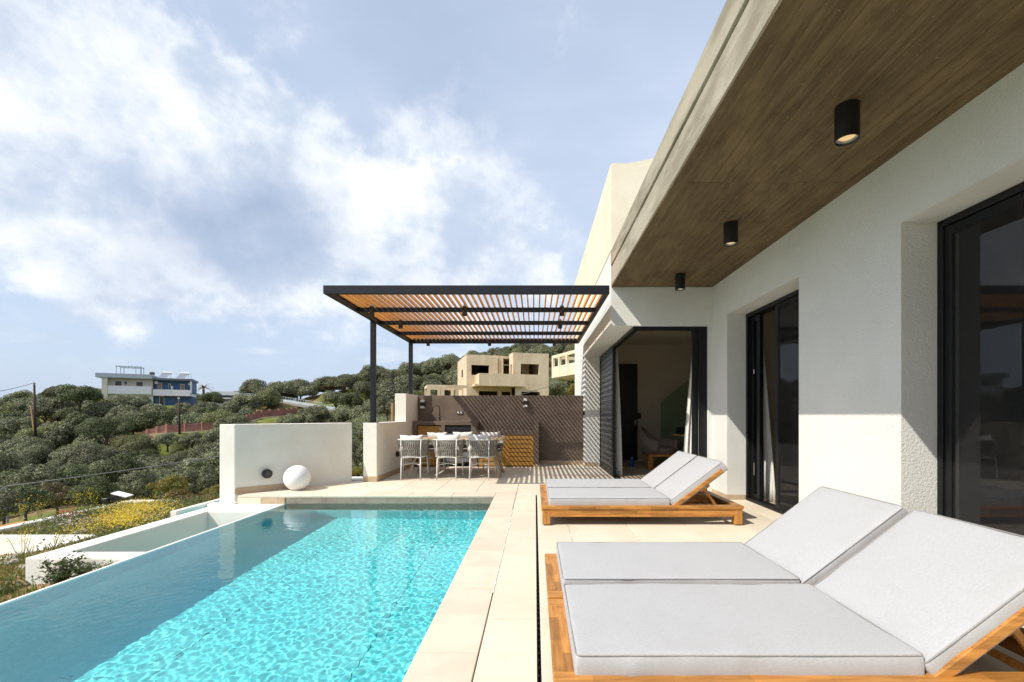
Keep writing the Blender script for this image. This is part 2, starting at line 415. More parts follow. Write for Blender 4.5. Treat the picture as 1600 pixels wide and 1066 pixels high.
def ground_mat():
    m = bpy.data.materials.new('hill_ground')
    m.use_nodes = True
    t = NT(m.node_tree)
    out = t.add('ShaderNodeOutputMaterial')
    b = t.add('ShaderNodeBsdfPrincipled')
    P = t.add('ShaderNodeTexCoord').outputs['Object']
    n1 = t.noise(P, 0.12, 6, 0.6, 0.5)
    n2 = t.noise(P, 0.9, 6, 0.65)
    c = t.mix(t.ramp(n2, 0.35, 0.65), (0.115, 0.145, 0.030), (0.19, 0.20, 0.055))
    c = t.mix(t.ramp(n1, 0.46, 0.60), c, (0.24, 0.165, 0.085))
    n3 = t.noise(P, 3.6, 6, 0.75)
    n4 = t.noise(P, 1.7, 5, 0.7)
    c = t.mix(t.ramp(n4, 0.52, 0.62, 0, 0.75), c, (0.06, 0.075, 0.02))
    c = t.mix(t.ramp(n3, 0.62, 0.74, 0, 0.6), c, (0.36, 0.30, 0.22))
    t.put(b.inputs['Base Color'], c)
    b.inputs['Roughness'].default_value = 0.95
    b.inputs['Specular IOR Level'].default_value = 0.1
    bp = t.add('ShaderNodeBump')
    bp.inputs['Strength'].default_value = 0.7
    bp.inputs['Distance'].default_value = 0.3
    t.put(bp.inputs['Height'], n2)
    t.put(b.inputs['Normal'], bp.outputs[0])
    t.put(out.inputs[0], b.outputs[0])
    return m


M['hill'] = ground_mat()


def glass_mat(name, tint, ior=1.45, rough=0.0, weave=None):
    """thin pane: see-through with Fresnel reflection; weave = fine insect mesh behind it"""
    m = bpy.data.materials.new(name)
    m.use_nodes = True
    t = NT(m.node_tree)
    out = t.add('ShaderNodeOutputMaterial')
    tr = t.add('ShaderNodeBsdfTransparent')
    tr.inputs[0].default_value = tint + (1,)
    gl = t.add('ShaderNodeBsdfGlossy')
    gl.inputs['Roughness'].default_value = rough
    gl.inputs[0].default_value = (1, 1, 1, 1)
    fr = t.add('ShaderNodeFresnel')
    fr.inputs[0].default_value = ior
    mx = t.add('ShaderNodeMixShader')
    t.put(mx.inputs[0], fr.outputs[0])
    t.put(mx.inputs[1], tr.outputs[0])
    t.put(mx.inputs[2], gl.outputs[0])
    t.put(out.inputs[0], mx.outputs[0])
    return m


M['glass'] = glass_mat('window_glass', (0.55, 0.56, 0.55), 2.0)
M['clear_glass'] = glass_mat('balustrade_glass', (0.80, 0.88, 0.82), 1.5)


def screen_mat():
    m = bpy.data.materials.new('insect_mesh')
    m.use_nodes = True
    t = NT(m.node_tree)
    out = t.add('ShaderNodeOutputMaterial')
    P = t.add('ShaderNodeTexCoord').outputs['Object']
    wv = t.noise(t.scale3(P, (1, 3, 60)), 8, 2, 0.5)
    tr = t.add('ShaderNodeBsdfTransparent')
    df = t.add('ShaderNodeBsdfDiffuse')
    df.inputs[0].default_value = (0.035, 0.035, 0.036, 1)
    mx = t.add('ShaderNodeMixShader')
    t.put(mx.inputs[0], t.ramp(wv, 0.3, 0.7, 0.22, 0.34))
    t.put(mx.inputs[1], tr.outputs[0])
    t.put(mx.inputs[2], df.outputs[0])
    t.put(out.inputs[0], mx.outputs[0])
    return m


M['screen'] = screen_mat()


def water_mat():
    m = bpy.data.materials.new('pool_water')
    m.use_nodes = True
    t = NT(m.node_tree)
    out = t.add('ShaderNodeOutputMaterial')
    b = t.add('ShaderNodeBsdfGlass')
    b.inputs['IOR'].default_value = 1.333
    b.inputs['Roughness'].default_value = 0.0
    b.inputs['Color'].default_value = (0.96, 1.0, 1.0, 1)
    t.put(out.inputs[0], b.outputs[0])
    return m


M['water'] = water_mat()


def emit_mat(name, col, s):
    m = bpy.data.materials.new(name)
    m.use_nodes = True
    t = NT(m.node_tree)
    out = t.add('ShaderNodeOutputMaterial')
    e = t.add('ShaderNodeEmission')
    e.inputs[0].default_value = col + (1,)
    e.inputs[1].default_value = s
    t.put(out.inputs[0], e.outputs[0])
    return m


M['lamp_lens'] = emit_mat('lamp_lens', (1.0, 0.68, 0.30), 0.6)


# ------------------------------------------------------------------ object helpers
def tag(o, label=None, cat=None, group=None, kind=None):
    if label:
        o['label'] = label
    if cat:
        o['category'] = cat
    if group:
        o['group'] = group
    if kind:
        o['kind'] = kind
    return o


def thing(name, label, cat, loc=(0, 0, 0), rotz=0.0, group=None):
    o = bpy.data.objects.new(name, None)
    o.empty_display_size = 0.1
    o.location = loc
    o.rotation_euler = (0, 0, rotz)
    COL.objects.link(o)
    return tag(o, label, cat, group)


def dup(root, loc=None, rotz=None, label=None, group=None, scale=None):
    r = root.copy()
    COL.objects.link(r)
    if loc is not None:
        r.location = loc
    if rotz is not None:
        r.rotation_euler = (0, 0, rotz)
    if scale is not None:
        r.scale = scale if isinstance(scale, (tuple, list)) else (scale,) * 3
    if label:
        r['label'] = label
    if group:
        r['group'] = group
    for ch in list(root.children):
        c = ch.copy()
        COL.objects.link(c)
        c.parent = r
        for g in list(ch.children):
            d = g.copy()
            COL.objects.link(d)
            d.parent = c
    return r


class MB:
    def __init__(self):
        self.v = []
        self.f = []

    def quadbox(self, pts):
        n = len(self.v)
        self.v += [tuple(p) for p in pts]
        for q in ((0, 3, 2, 1), (4, 5, 6, 7), (0, 1, 5, 4), (1, 2, 6, 5), (2, 3, 7, 6), (3, 0, 4, 7)):
            self.f.append(tuple(n + i for i in q))
        return self

    def box(self, x0, x1, y0, y1, z0, z1):
        if x1 < x0: x0, x1 = x1, x0
        if y1 < y0: y0, y1 = y1, y0
        if z1 < z0: z0, z1 = z1, z0
        return self.quadbox([(x0, y0, z0), (x1, y0, z0), (x1, y1, z0), (x0, y1, z0),
                             (x0, y0, z1), (x1, y0, z1), (x1, y1, z1), (x0, y1, z1)])

    def bar(self, a, b, w, h, up=(0, 0, 1)):
        a, b = Vector(a), Vector(b)
        d = (b - a).normalized()
        s = d.cross(Vector(up))
        if s.length < 1e-5:
            s = d.cross(Vector((0, 1, 0)))
        s.normalize()
        u = s.cross(d).normalized()
        s, u = s * w / 2, u * h / 2
        return self.quadbox([a - s - u, a + s - u, b + s - u, b - s - u, a - s + u, a + s + u, b + s + u, b - s + u])

    def prism(self, poly, z0, z1, z1f=None):
        area = sum(poly[i][0] * poly[(i + 1) % len(poly)][1] - poly[(i + 1) % len(poly)][0] * poly[i][1] for i in range(len(poly)))
        if area < 0:
            poly = poly[::-1]
        n, k = len(self.v), len(poly)
        self.v += [(p[0], p[1], z0) for p in poly]
        self.v += [(p[0], p[1], z1 if z1f is None else z1f(p)) for p in poly]
        self.f.append(tuple(n + i for i in reversed(range(k))))
        self.f.append(tuple(n + k + i for i in range(k)))
        for i in range(k):
            j = (i + 1) % k
            self.f.append((n + i, n + j, n + k + j, n + k + i))
        return self

    def tube(self, pts, r, n=8, cap=True, closed=False, flat=None):
        pts = [Vector(p) for p in pts]
        k = len(pts)
        rr = r if isinstance(r, (list, tuple)) else [r] * k
        base = len(self.v)
        prev = None
        for i, p in enumerate(pts):
            if closed:
                d = pts[(i + 1) % k] - pts[i - 1]
            else:
                d = pts[min(i + 1, k - 1)] - pts[max(i - 1, 0)]
            d.normalize()
            if prev is None:
                s = d.cross(Vector((0, 0, 1)))
                if s.length < 1e-4:
                    s = Vector((1, 0, 0))
            else:
                s = prev - d * prev.dot(d)
            s.normalize()
            prev = s
            u = d.cross(s)
            for j in range(n):
                a = 2 * math.pi * j / n
                self.v.append(tuple(p + s * math.cos(a) * rr[i] + u * math.sin(a) * rr[i]))
        rng = k if closed else k - 1
        for i in range(rng):
            i2 = (i + 1) % k
            for j in range(n):
                j2 = (j + 1) % n
                self.f.append((base + i * n + j, base + i2 * n + j, base + i2 * n + j2, base + i * n + j2))
        if cap and not closed:
            self.f.append(tuple(base + j for j in range(n)))
            self.f.append(tuple(base + (k - 1) * n + j for j in reversed(range(n))))
        return self

    def lathe(self, prof, c=(0, 0, 0), n=24):
        base = len(self.v)
        for (r, z) in prof:
            for j in range(n):
                a = 2 * math.pi * j / n
                self.v.append((c[0] + r * math.cos(a), c[1] + r * math.sin(a), c[2] + z))
        for i in range(len(prof) - 1):
            for j in range(n):
                j2 = (j + 1) % n
                self.f.append((base + i * n + j, base + i * n + j2, base + (i + 1) * n + j2, base + (i + 1) * n + j))
        self.f.append(tuple(base + j for j in reversed(range(n))))
        self.f.append(tuple(base + (len(prof) - 1) * n + j for j in range(n)))
        return self

    def face(self, pts):
        n = len(self.v)
        self.v += [tuple(p) for p in pts]
        self.f.append(tuple(range(n, n + len(pts))))
        return self

    def xform(self, mat):
        self.v = [tuple(mat @ Vector(p)) for p in self.v]
        return self

    def mesh(self, name, mat, bevel=0.0, smooth=False, segs=1, fixn=False):
        me = bpy.data.meshes.new(name)
        me.from_pydata(self.v, [], self.f)
        if bevel or fixn:
            bm = bmesh.new()
            bm.from_mesh(me)
            if fixn:
                bmesh.ops.recalc_face_normals(bm, faces=bm.faces)
            if bevel:
                es = [e for e in bm.edges if len(e.link_faces) == 2 and e.calc_face_angle(0) > 0.6]
                bmesh.ops.bevel(bm, geom=es, offset=bevel, segments=segs, affect='EDGES', clamp_overlap=True, profile=0.5)
            bm.to_mesh(me)
            bm.free()
        if smooth:
            for p in me.polygons:
                p.use_smooth = True
        me.materials.append(M[mat] if isinstance(mat, str) else mat)
        me.update()
        return me

    def build(self, name, mat, parent=None, bevel=0.0, smooth=False, segs=1, loc=None, fixn=False):
        return link(name, self.mesh(name, mat, bevel, smooth, segs, fixn), parent, loc)


def link(name, me, parent=None, loc=None):
    o = bpy.data.objects.new(name, me)
    COL.objects.link(o)
    if loc is not None:
        o.location = loc
    if parent is not None:
        o.parent = parent
    return o


def struct(o):
    o['kind'] = 'structure'
    return o


def box(*a):
    return MB().box(*a)


def npmesh(name, V, F, mat, smooth=False):
    V = np.asarray(V, dtype=np.float32)
    F = np.asarray(F, dtype=np.int32)
    me = bpy.data.meshes.new(name)
    me.vertices.add(len(V))
    me.vertices.foreach_set('co', V.ravel())
    k = F.shape[1]
    me.loops.add(F.size)
    me.loops.foreach_set('vertex_index', F.ravel())
    me.polygons.add(len(F))
    me.polygons.foreach_set('loop_start', np.arange(0, F.size, k, dtype=np.int32))
    me.polygons.foreach_set('loop_total', np.full(len(F), k, dtype=np.int32))
    if smooth:
        me.polygons.foreach_set('use_smooth', np.ones(len(F), dtype=bool))
    me.materials.append(M[mat] if isinstance(mat, str) else mat)
    me.update(calc_edges=True)
    me.validate()
    return me


def clip(poly, a, b):
    """keep the part of poly left of the line a->b"""
    out = []
    def side(p):
        return (b[0] - a[0]) * (p[1] - a[1]) - (b[1] - a[1]) * (p[0] - a[0])
    for i in range(len(poly)):
        p, q = poly[i], poly[(i + 1) % len(poly)]
        sp, sq = side(p), side(q)
        if sp >= 0:
            out.append(p)
        if (sp > 0 and sq < 0) or (sp < 0 and sq > 0):
            k = sp / (sp - sq)
            out.append((p[0] + (q[0] - p[0]) * k, p[1] + (q[1] - p[1]) * k))
    return out


# ================================================================== TERRAIN
def sst(a, b, x):
    t = np.clip((x - a) / (b - a), 0, 1)
    return t * t * (3 - 2 * t)


CREST_X = np.array([-200, 0, 60, 130, 230, 300, 380, 430, 480, 560, 650, 780, 850, 950, 1200], float)
CREST_T = np.array([645, 625, 612, 602, 604, 612, 606, 602, 592, 578, 568, 545, 540, 535, 540], float)
CREST_Z = 1.25 + (649 - (CREST_T + 30)) / FPX * 100
PADS = []   # (x, y, z, inner radius, outer radius) flattened ground


def road_samples(pts, n=30):
    P = [at(*p) for p in pts]
    out = []
    for i in range(len(P) - 1):
        for k in range(n):
            out.append(P[i].lerp(P[i + 1], k / n))
    out.append(P[-1])
    return out


ROAD = road_samples([(352, 622, 92), (380, 622, 89), (430, 626.5, 86), (470, 633, 84), (520, 641, 82), (580, 646, 81), (660, 650, 80)], 10)
PINK = road_samples([(222, 679, 62), (260, 677, 63), (328, 673, 66), (385, 661, 70), (414, 652, 73), (448, 650, 77), (466, 647, 79)], 10)


def terrain(X, Y):
    X = np.asarray(X, float)
    Y = np.asarray(Y, float)
    Ys = np.maximum(Y, 8.0)
    u = X / Ys
    px = VX + FPX * u
    cz = np.interp(px, CREST_X, CREST_Z)
    right = sst(-0.42, -0.12, u)
    valley = -7.5 * (1 - right) + 0.6 * right
    t = sst(42, 98, Y)
    zf = valley + (cz - valley) * t
    near = -1.6 + (valley + 1.6) * sst(9, 42, Y)
    z = np.where(Y < 42, near, zf)
    z = z - 0.10 * np.maximum(Y - 100, 0) * (1 - sst(300, 600, Y)) - 20 * sst(300, 600, Y)
    # to the left of and behind the villa the slope just falls away
    D = np.hypot(np.maximum(np.maximum(-9.0 - X, X - 14.0), 0), np.maximum(-8.0 - Y, 0))
    zl = -1.6 - 5.5 * sst(0, 34, D) - 25 * sst(60, 400, D)
    w = sst(12, 26, Y)
    z = zl * (1 - w) + z * w
    bump = 0.35 * np.sin(X * 0.31 + 1.3) * np.cos(Y * 0.27) + 0.22 * np.sin(X * 0.83 + Y * 0.61)
    z = z + bump * sst(14, 30, np.hypot(X, Y))
    for line, inner, outer in ((ROAD, 2.0, 6.0), (PINK, 2.2, 6.0)):
        best = np.full(np.shape(z), 1e9)
        bz = np.zeros(np.shape(z))
        for p in line:
            d = np.hypot(X - p.x, Y - p.y)
            m = d < best
            best = np.where(m, d, best)
            bz = np.where(m, p.z, bz)
        k = 1 - sst(inner, outer, best)
        z = z * (1 - k) + (bz - 0.06) * k
    for (x, y, pz, r0, r1) in PADS:
        k = 1 - sst(r0, r1, np.hypot(X - x, Y - y))
        z = z * (1 - k) + pz * k
    return z


PADS.append((-70.5, 90.5, 3.0, 9.0, 15.0))       # white and blue houses
PADS.append((-7.5, 51.0, 0.3, 8.0, 14.0))        # concrete shell
PADS.append((4.5, 39.0, 0.3, 6.0, 10.0))

ax = np.concatenate([[-3000, -1500, -800, -400, -250], np.arange(-170, 110.1, 1.5), [160, 250, 400, 800, 1500, 3000]])
ay = np.concatenate([[-3000, -1500, -800, -400, -200, -100, -60], np.arange(-40, 160.1, 1.5), [180, 220, 300, 400, 600, 1000, 1800, 3500]])
gx, gy = np.meshgrid(ax, ay)
gz = terrain(gx, gy)
# keep clear of the villa's own basement
inside = (gx > -9.5) & (gx < 9) & (gy > -9) & (gy < 12.5)
gz = np.where(inside, np.minimum(gz, -1.7), gz)
nx, ny = len(ax), len(ay)
idx = np.arange(nx * ny).reshape(ny, nx)
F = np.stack([idx[:-1, :-1], idx[:-1, 1:], idx[1:, 1:], idx[1:, :-1]], -1).reshape(-1, 4)
struct(link('hillside', npmesh('hillside', np.stack([gx, gy, gz], -1).reshape(-1, 3), F, 'hill', True)))


def tz(x, y):
    return float(terrain(np.array([x]), np.array([y]))[0])


struct(box(-5900, 5900, 600, 5900, -61, -60).build('sea', 'sea'))


def ribbon(name, line, w, mat, lift):
    mb = MB()
    n = len(line)
    prevs = []
    for i, p in enumerate(line):
        d = line[min(i + 1, n - 1)] - line[max(i - 1, 0)]
        s = Vector((d.y, -d.x, 0)).normalized() * w / 2
        prevs.append((p + s + Vector((0, 0, lift)), p - s + Vector((0, 0, lift))))
    for a, b in zip(prevs[:-1], prevs[1:]):
        mb.quadbox([a[0] - Vector((0, 0, .3)), b[0] - Vector((0, 0, .3)), b[1] - Vector((0, 0, .3)), a[1] - Vector((0, 0, .3)), a[0], b[0], b[1], a[1]])
    return struct(mb.build(name, mat, fixn=True))


ribbon('road', ROAD, 2.4, 'road', 0.05)

# ================================================================== TERRACE, POOL
ZW = -0.118            # water level
PXL, PXR, PYF, PYN = -3.86, -0.625, 7.05, -2.5
WX = 2.84              # main wall face
WY = 7.29              # return wall face

terrace = struct(MB().box(PXR + 0.002, 3.10, -3, PYF, -0.60, -0.032)
                 .box(-3.0, 9.0, PYF, 13.0, -0.60, -0.032)
                 .prism([(-3.0, PYF), (-4.60, PYF), (-4.70, 7.17), (-3.44, 8.55), (-3.0, 8.55)], -0.60, -0.032).build('terrace', 'grout'))
A1, B1 = (-4.72, 7.17), (-3.44, 8.55)      # front face of the diagonal wall
tx = [-0.295 + 0.67 * k for k in range(-8, 7)]
n_t = 0
for i in range(len(tx) - 1):
    x0, x1 = tx[i], tx[i + 1]
    rows = []
    if x0 > -0.31:
        rows += [(-3.03 + 1.457 * k, -3.03 + 1.457 * (k + 1)) for k in range(7)]
        off = 7.17
    else:
        off = 7.44
    rows += [(off + (1.19 if off > 7.2 else 1.457) * 0, 8.63)] + [(8.63 + 1.457 * k, 8.63 + 1.457 * (k + 1)) for k in range(3)]
    for (y0, y1) in rows:
        if y0 < PYF and y1 > 7.3:
            continue
        cells = [(x0, x1)]
        if x0 < 0.02 < x1 and y1 < 7.3:
            cells = [(x0, 0.0133), (0.0287, x1)]
        for (c0, c1) in cells:
            ye = min(y1, 12.6)
            lim_x = 3.10
            poly = [(c0 + .003, y0 + .003), (min(c1, lim_x) - .003, y0 + .003), (min(c1, lim_x) - .003, ye - .003), (c0 + .003, ye - .003)]
            if c0 >= lim_x:
                continue
            poly = clip(poly, B1, A1) if c1 < -2.6 else poly     # terrace side of the diagonal wall
            if c0 < -3.4:
                poly = clip(poly, (-4.72, 20), (-4.72, 0))
            if y0 > 8.5 and c0 < -2.97:
                poly = clip(poly, (-2.965, 20), (-2.965, 0)) if c1 > -2.97 else []
            if len(poly) < 3:
                continue
            MB().prism(poly, -0.030, 0.0).build('tile', 'tile', terrace, bevel=0.0015)
# coping: along the right side and the far end of the pool
y = -2.55
ks = 0
while y < 7.0:
    L = 0.45
    y1 = min(y + L, 7.03)
    MB().box(PXR, -0.299, y + .0015, y1 - .0015, -0.028, 0.002).build('coping_stone', 'coping', terrace, bevel=0.004, segs=2)
    y += L
    ks += 1
x = -0.299
for L in [0.33] + [0.67] * 7:
    x0 = max(x - L, -4.61)
    if x - x0 > 0.05:
        poly = [(x0 + .0015, 7.052), (x - .0015, 7.052), (x - .0015, 7.437), (x0 + .0015, 7.437)]
        poly = clip(poly, B1, A1)
        if len(poly) > 2:
            MB().prism(poly, -0.028, 0.0).build('coping_stone', 'coping' if x > -0.7 else 'tile', terrace, bevel=0.003)
    x -= L
box(PXR, -0.299, 7.033, 7.437, -0.028, 0.001).build('coping_stone', 'coping', terrace, bevel=0.003)
for (a_, b_) in ((-4.60, -4.24), (-4.237, -3.87)):
    box(a_, b_, 7.036, 7.0495, ZW - .005, -0.0285).build('riser_tile', 'skirting' if a_ > -4.3 else 'tile', terrace, bevel=0.002)
# smeared white grout along two joints
mb = MB()
def smear(xc, y0, y1, w0, w1, seed):
    r_ = np.random.default_rng(seed)
    n_ = int((y1 - y0) / .012)
    def walk():
        q_ = np.convolve(r_.normal(size=n_ + 40), np.hanning(14) / 5, 'same')[20:20 + n_]
        return np.clip(w0 + w1 * np.maximum(q_, 0) ** 1.5, .0015, .05)
    l_, r2 = walk(), walk()
    base_ = len(mb.v)
    for i_ in range(n_):
        yy_ = y0 + (y1 - y0) * i_ / (n_ - 1)
        mb.v += [(xc - l_[i_], yy_, .0032), (xc + r2[i_], yy_, .0032)]
        if i_:
            k_ = base_ + 2 * i_
            mb.f.append((k_ - 2, k_ - 1, k_ + 1, k_))
smear(-0.297, 3.2, 6.0, .003, .022, 1)
smear(0.375, 4.3, 5.8, .002, .012, 2)
mb.build('grout_smear', 'white_grout', terrace)
# slot drain beside the loungers
drain = thing('slot_drain', 'long black slot drain running along the terrace between the pool and the loungers', 'drain', (0.021, 2.0, 0))
MB().box(-0.0068, -0.0058, -4.6, 5.17, -0.05, -0.001).box(0.0058, 0.0068, -4.6, 5.17, -0.05, -0.001).build('channel_side', 'black', drain)
box(-0.0057, 0.0057, -4.6, 5.17, -0.05, -0.03).build('channel_bed', 'black', drain)
mb = MB()
for k in range(100):
    yy = -1.9 + k * 0.07
    mb.box(-0.0055, 0.0055, yy, yy + 0.012, -0.029, -0.014)
mb.build('grate_bars', 'black', drain)['kind'] = 'stuff'

# pool shell (lined with big tiles) ---------------------------------------
FZ = -1.12
pool = struct(MB().box(PXL - 0.02, PXR + 0.02, PYN - .3, PYF + .2, FZ - 0.3, FZ - 0.02)
              .box(PXL - 0.16, PXL + 0.006, PYN - .3, PYF + .02, FZ - .02, ZW - 0.2)
              .box(PXL, PXL + 0.006, PYN - .3, PYF + .02, ZW - .2, ZW - 0.012)
              .box(PXR + 0.022, PXR + 0.2, PYN - .3, PYF + .2, FZ - .02, -0.034)
              .box(PXL + .006, PXR + 0.02, PYF + 0.022, PYF + .2, FZ - .02, -0.034)
              .box(PXL - .02, PXR + .02, PYN - .3, PYN - .02, FZ - .02, -0.034).build('pool', 'pool_joint'))
ly = [PYF - 1.33 * k for k in range(0, 9)]
lx = [PXL + 0.012, -2.62, -1.29, PXR]
g = 0.003
for i in range(len(lx) - 1):
    for j in range(len(ly) - 1):
        y1, y0 = ly[j], max(ly[j + 1], PYN)
        if y1 - y0 < .05:
            continue
        box(lx[i] + g, lx[i + 1] - g, y0 + g, y1 - g, FZ - .018, FZ).build('floor_tile', 'pool_tile', pool)
for j in range(len(ly) - 1):
    y1, y0 = ly[j], max(ly[j + 1], PYN)
    if y1 - y0 < .05:
        continue
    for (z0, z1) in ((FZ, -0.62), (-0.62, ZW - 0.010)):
        box(PXL + .007, PXL + .022, y0 + g / 2, y1 - g / 2, z0 + g, z1 - g / 3).build('wall_tile', 'pool_tile_shaded', pool)
    for (z0, z1) in ((FZ, -0.62), (-0.62, ZW - .004), (ZW - .002, -0.031)):
        box(PXR + .002, PXR + .018, y0 + g / 2, y1 - g / 2, z0 + g * (z0 < -.2), z1 - g / 3).build('wall_tile', 'pool_tile' if z0 < -.2 else 'rim_tile', pool)
wx = [PXL - .01, -3.26, -1.93, PXR]
for i in range(3):
    for (z0, z1) in ((FZ, -0.62), (-0.62, ZW - .004), (ZW - .002, -0.031)):
        box(wx[i] + g / 2, wx[i + 1] - g / 2, PYF + .002, PYF + .018, z0 + g * (z0 < -.2), z1 - g / 3).build('wall_tile', 'pool_tile' if z0 < -.2 else 'rim_tile', pool)
# rounded cove added to soften the tone step between left wall and floor
mb = MB()
rc_ = 0.62
xc_, zc_ = PXL + .0225 + rc_, FZ + .0005 + rc_
for k in range(15):
    a_ = math.pi + (math.pi / 2) * k / 14
    mb.v += [(xc_ + rc_ * math.cos(a_), PYN, zc_ + rc_ * math.sin(a_)), (xc_ + rc_ * math.cos(a_), PYF, zc_ + rc_ * math.sin(a_))]
    if k:
        mb.f.append((2 * k - 2, 2 * k - 1, 2 * k + 1, 2 * k))
mb.build('cove', 'pool_tile', pool, smooth=True)
# top of the overflow wall: thin pale rim just outside the water
box(PXL - 0.035, PXL + 0.0, PYN, 6.47, -0.30, ZW - 0.001).build('overflow_rim', 'stucco_smooth', pool, bevel=0.002)


def water_surface():
    x0, x1, y0, y1 = PXL, PXR + .003, 0.3, PYF + .003
    st = 0.0088
    xs = np.arange(x0, x1 + st * .99, st)
    xs[-1] = x1
    ys = np.arange(y0, y1 + st * .99, st)
    ys[-1] = y1
    X, Y = np.meshgrid(xs, ys)
    Z = np.zeros_like(X)
    r = np.random.default_rng(5)
    for k in range(110):
        lam = 0.031 * (3.9 ** r.random()) if k < 90 else 0.22 * (3 ** r.random())
        th = r.normal(0.9, 1.1)
        kx, ky = math.cos(th) * 2 * math.pi / lam, math.sin(th) * 2 * math.pi / lam
        amp = 0.000040 * (lam / 0.10) ** 1.45 if k < 90 else 0.00010 * (lam / .4)
        Z += amp * np.sin(kx * X + ky * Y + r.random() * 6.28)
    calm = 0.9 + 0.1 * sst(0.2, 1.6, X - x0)
    Z = Z * calm
    edge = np.minimum(1, (X - x0) / 0.06)
    Z = Z * np.clip(edge, 0, 1)
    n_x, n_y = len(xs), len(ys)
    idx = np.arange(n_x * n_y).reshape(n_y, n_x)
    F = np.stack([idx[:-1, :-1], idx[:-1, 1:], idx[1:, 1:], idx[1:, :-1]], -1).reshape(-1, 4)
    return npmesh('pool_water', np.stack([X, Y, Z], -1).reshape(-1, 3), F, 'water', True)


water = struct(link('pool_water', water_surface(), None, (0, 0, ZW)))
water.cycles.is_caustics_caster = True
for ch in pool.children:
    ch.cycles.is_caustics_receiver = True
back = struct(box(PXL, PXR + .003, PYN, 0.3, ZW - .002, ZW).build('pool_water', 'water'))
back.cycles.is_caustics_caster = True

# overflow basin outside the infinity edge --------------------------------
basin = thing('overflow_basin', 'white L shaped overflow basin wall outside the infinity edge of the pool', 'basin wall', (-4.78, 5.4, ZW))
bx, by, bz = 4.78, 5.4, ZW
def BL(x0, x1, y0, y1, z0, z1):
    return box(x0 + bx, x1 + bx, y0 - by, y1 - by, z0 - bz, z1 - bz)
BL(-4.89, -4.66, 4.36, 7.3, -1.6, ZW).build('outer_wall', 'stucco_smooth', basin, bevel=0.008)
BL(-4.66, PXL - .037, 4.36, 4.58, -1.6, ZW - .004).build('front_wall', 'stucco_smooth', basin, bevel=0.008)
BL(-4.66, PXL - .037, 4.58, 6.48, -1.6, -1.0).build('basin_floor', 'stucco_smooth', basin)
block = MB().prism([(PXL - .002, 6.48), (-4.655, 6.48), (-5.06, 7.02), (-5.10, 7.17), (-4.74, 7.17), (-4.74, 7.046), (PXL - .002, 7.046)], -1.6, ZW - .006)
block.xform(Matrix.Translation((bx, -by, -bz))).build('ledge', 'stucco_smooth', basin, bevel=0.006)
gut = thing('overflow_gutter', 'short white gutter wall holding a sliver of teal water left of the overflow basin', 'gutter', (-5.15, 6.9, -0.2))
MB().box(-0.02, 0.07, -0.45, 0.75, -1.0, 0.09).build('gutter_wall', 'stucco_smooth', gut, bevel=0.006)
box(0.071, 0.255, -0.40, 0.5, -0.3, 0.035).build('teal_water', 'pool_tile', gut)

# ================================================================== BOUNDARY WALLS
w1 = thing('boundary_wall', 'low white diagonal wall behind the white globe lamp at the far left pool corner', 'wall', (-4.0, 7.9, 0))
T = Matrix.Translation((4.0, -7.9, 0))
MB().prism([(-4.735, 7.175), (-4.98, 7.175), (-3.70, 8.72), (-3.44, 8.56)], -1.6, 1.108).xform(T).build('wall', 'stucco_smooth', w1, bevel=0.008)
ddx, ddy = 0.68, 0.733
nxn, nyn = 0.733, -0.68
MB().prism([(-4.735 + nxn * .002, 7.175 + nyn * .002), (-4.735 + nxn * .014, 7.175 + nyn * .014),
            (-4.735 + nxn * .014 + ddx * 1.1, 7.175 + nyn * .014 + ddy * 1.1), (-4.735 + nxn * .002 + ddx * 1.1, 7.175 + nyn * .002 + ddy * 1.1)], 0.001, 0.10
           ).xform(T).build('skirting', 'skirting', w1, bevel=0.002)
w2 = thing('boundary_wall', 'white stepped wall on the left of the outdoor dining area with a pergola post on its low front end', 'wall', (-3.1, 10.0, 0))
T2 = (3.1, -10.0)
def B2(x0, x1, y0, y1, z0, z1):
    return box(x0 + 3.1, x1 + 3.1, y0 - 10, y1 - 10, z0, z1)
B2(-3.23, -2.97, 8.55, 10.5, -1.6, 1.107).build('low_wall', 'stucco_smooth', w2, bevel=0.008)
B2(-3.233, -2.973, 10.5, 11.80, -1.6, 1.75).build('high_wall', 'stucco_smooth', w2, bevel=0.008)
B2(-2.968, -2.955, 8.55, 11.0, 0.001, 0.10).build('skirting', 'skirting', w2, bevel=0.002)
B2(-3.23, -2.968, 8.537, 8.548, 0.001, 0.10).build('skirting', 'skirting', w2, bevel=0.002)
ledge = thing('white_ledge', 'small white ledge closing the gap between the diagonal wall and the stepped wall', 'ledge', (-3.4, 8.8, 0))
box(-0.25, 0.17, -0.1, 0.25, -1.2, 0.03).build('ledge_slab', 'stucco_smooth', ledge, bevel=0.006)

KY = 11.54
kw = thing('kitchen_wall', 'dark brown rendered back wall of the outdoor kitchen with diagonal slat shadows', 'wall', (-0.9, KY, 0))
box(-2.068, 2.12, 0, 0.25, -0.5, 1.75).build('wall', 'micro', kw, bevel=0.006)
box(1.02, 2.12, -0.014, -0.002, 0.001, 0.10).build('skirting', 'skirting', kw, bevel=0.002)

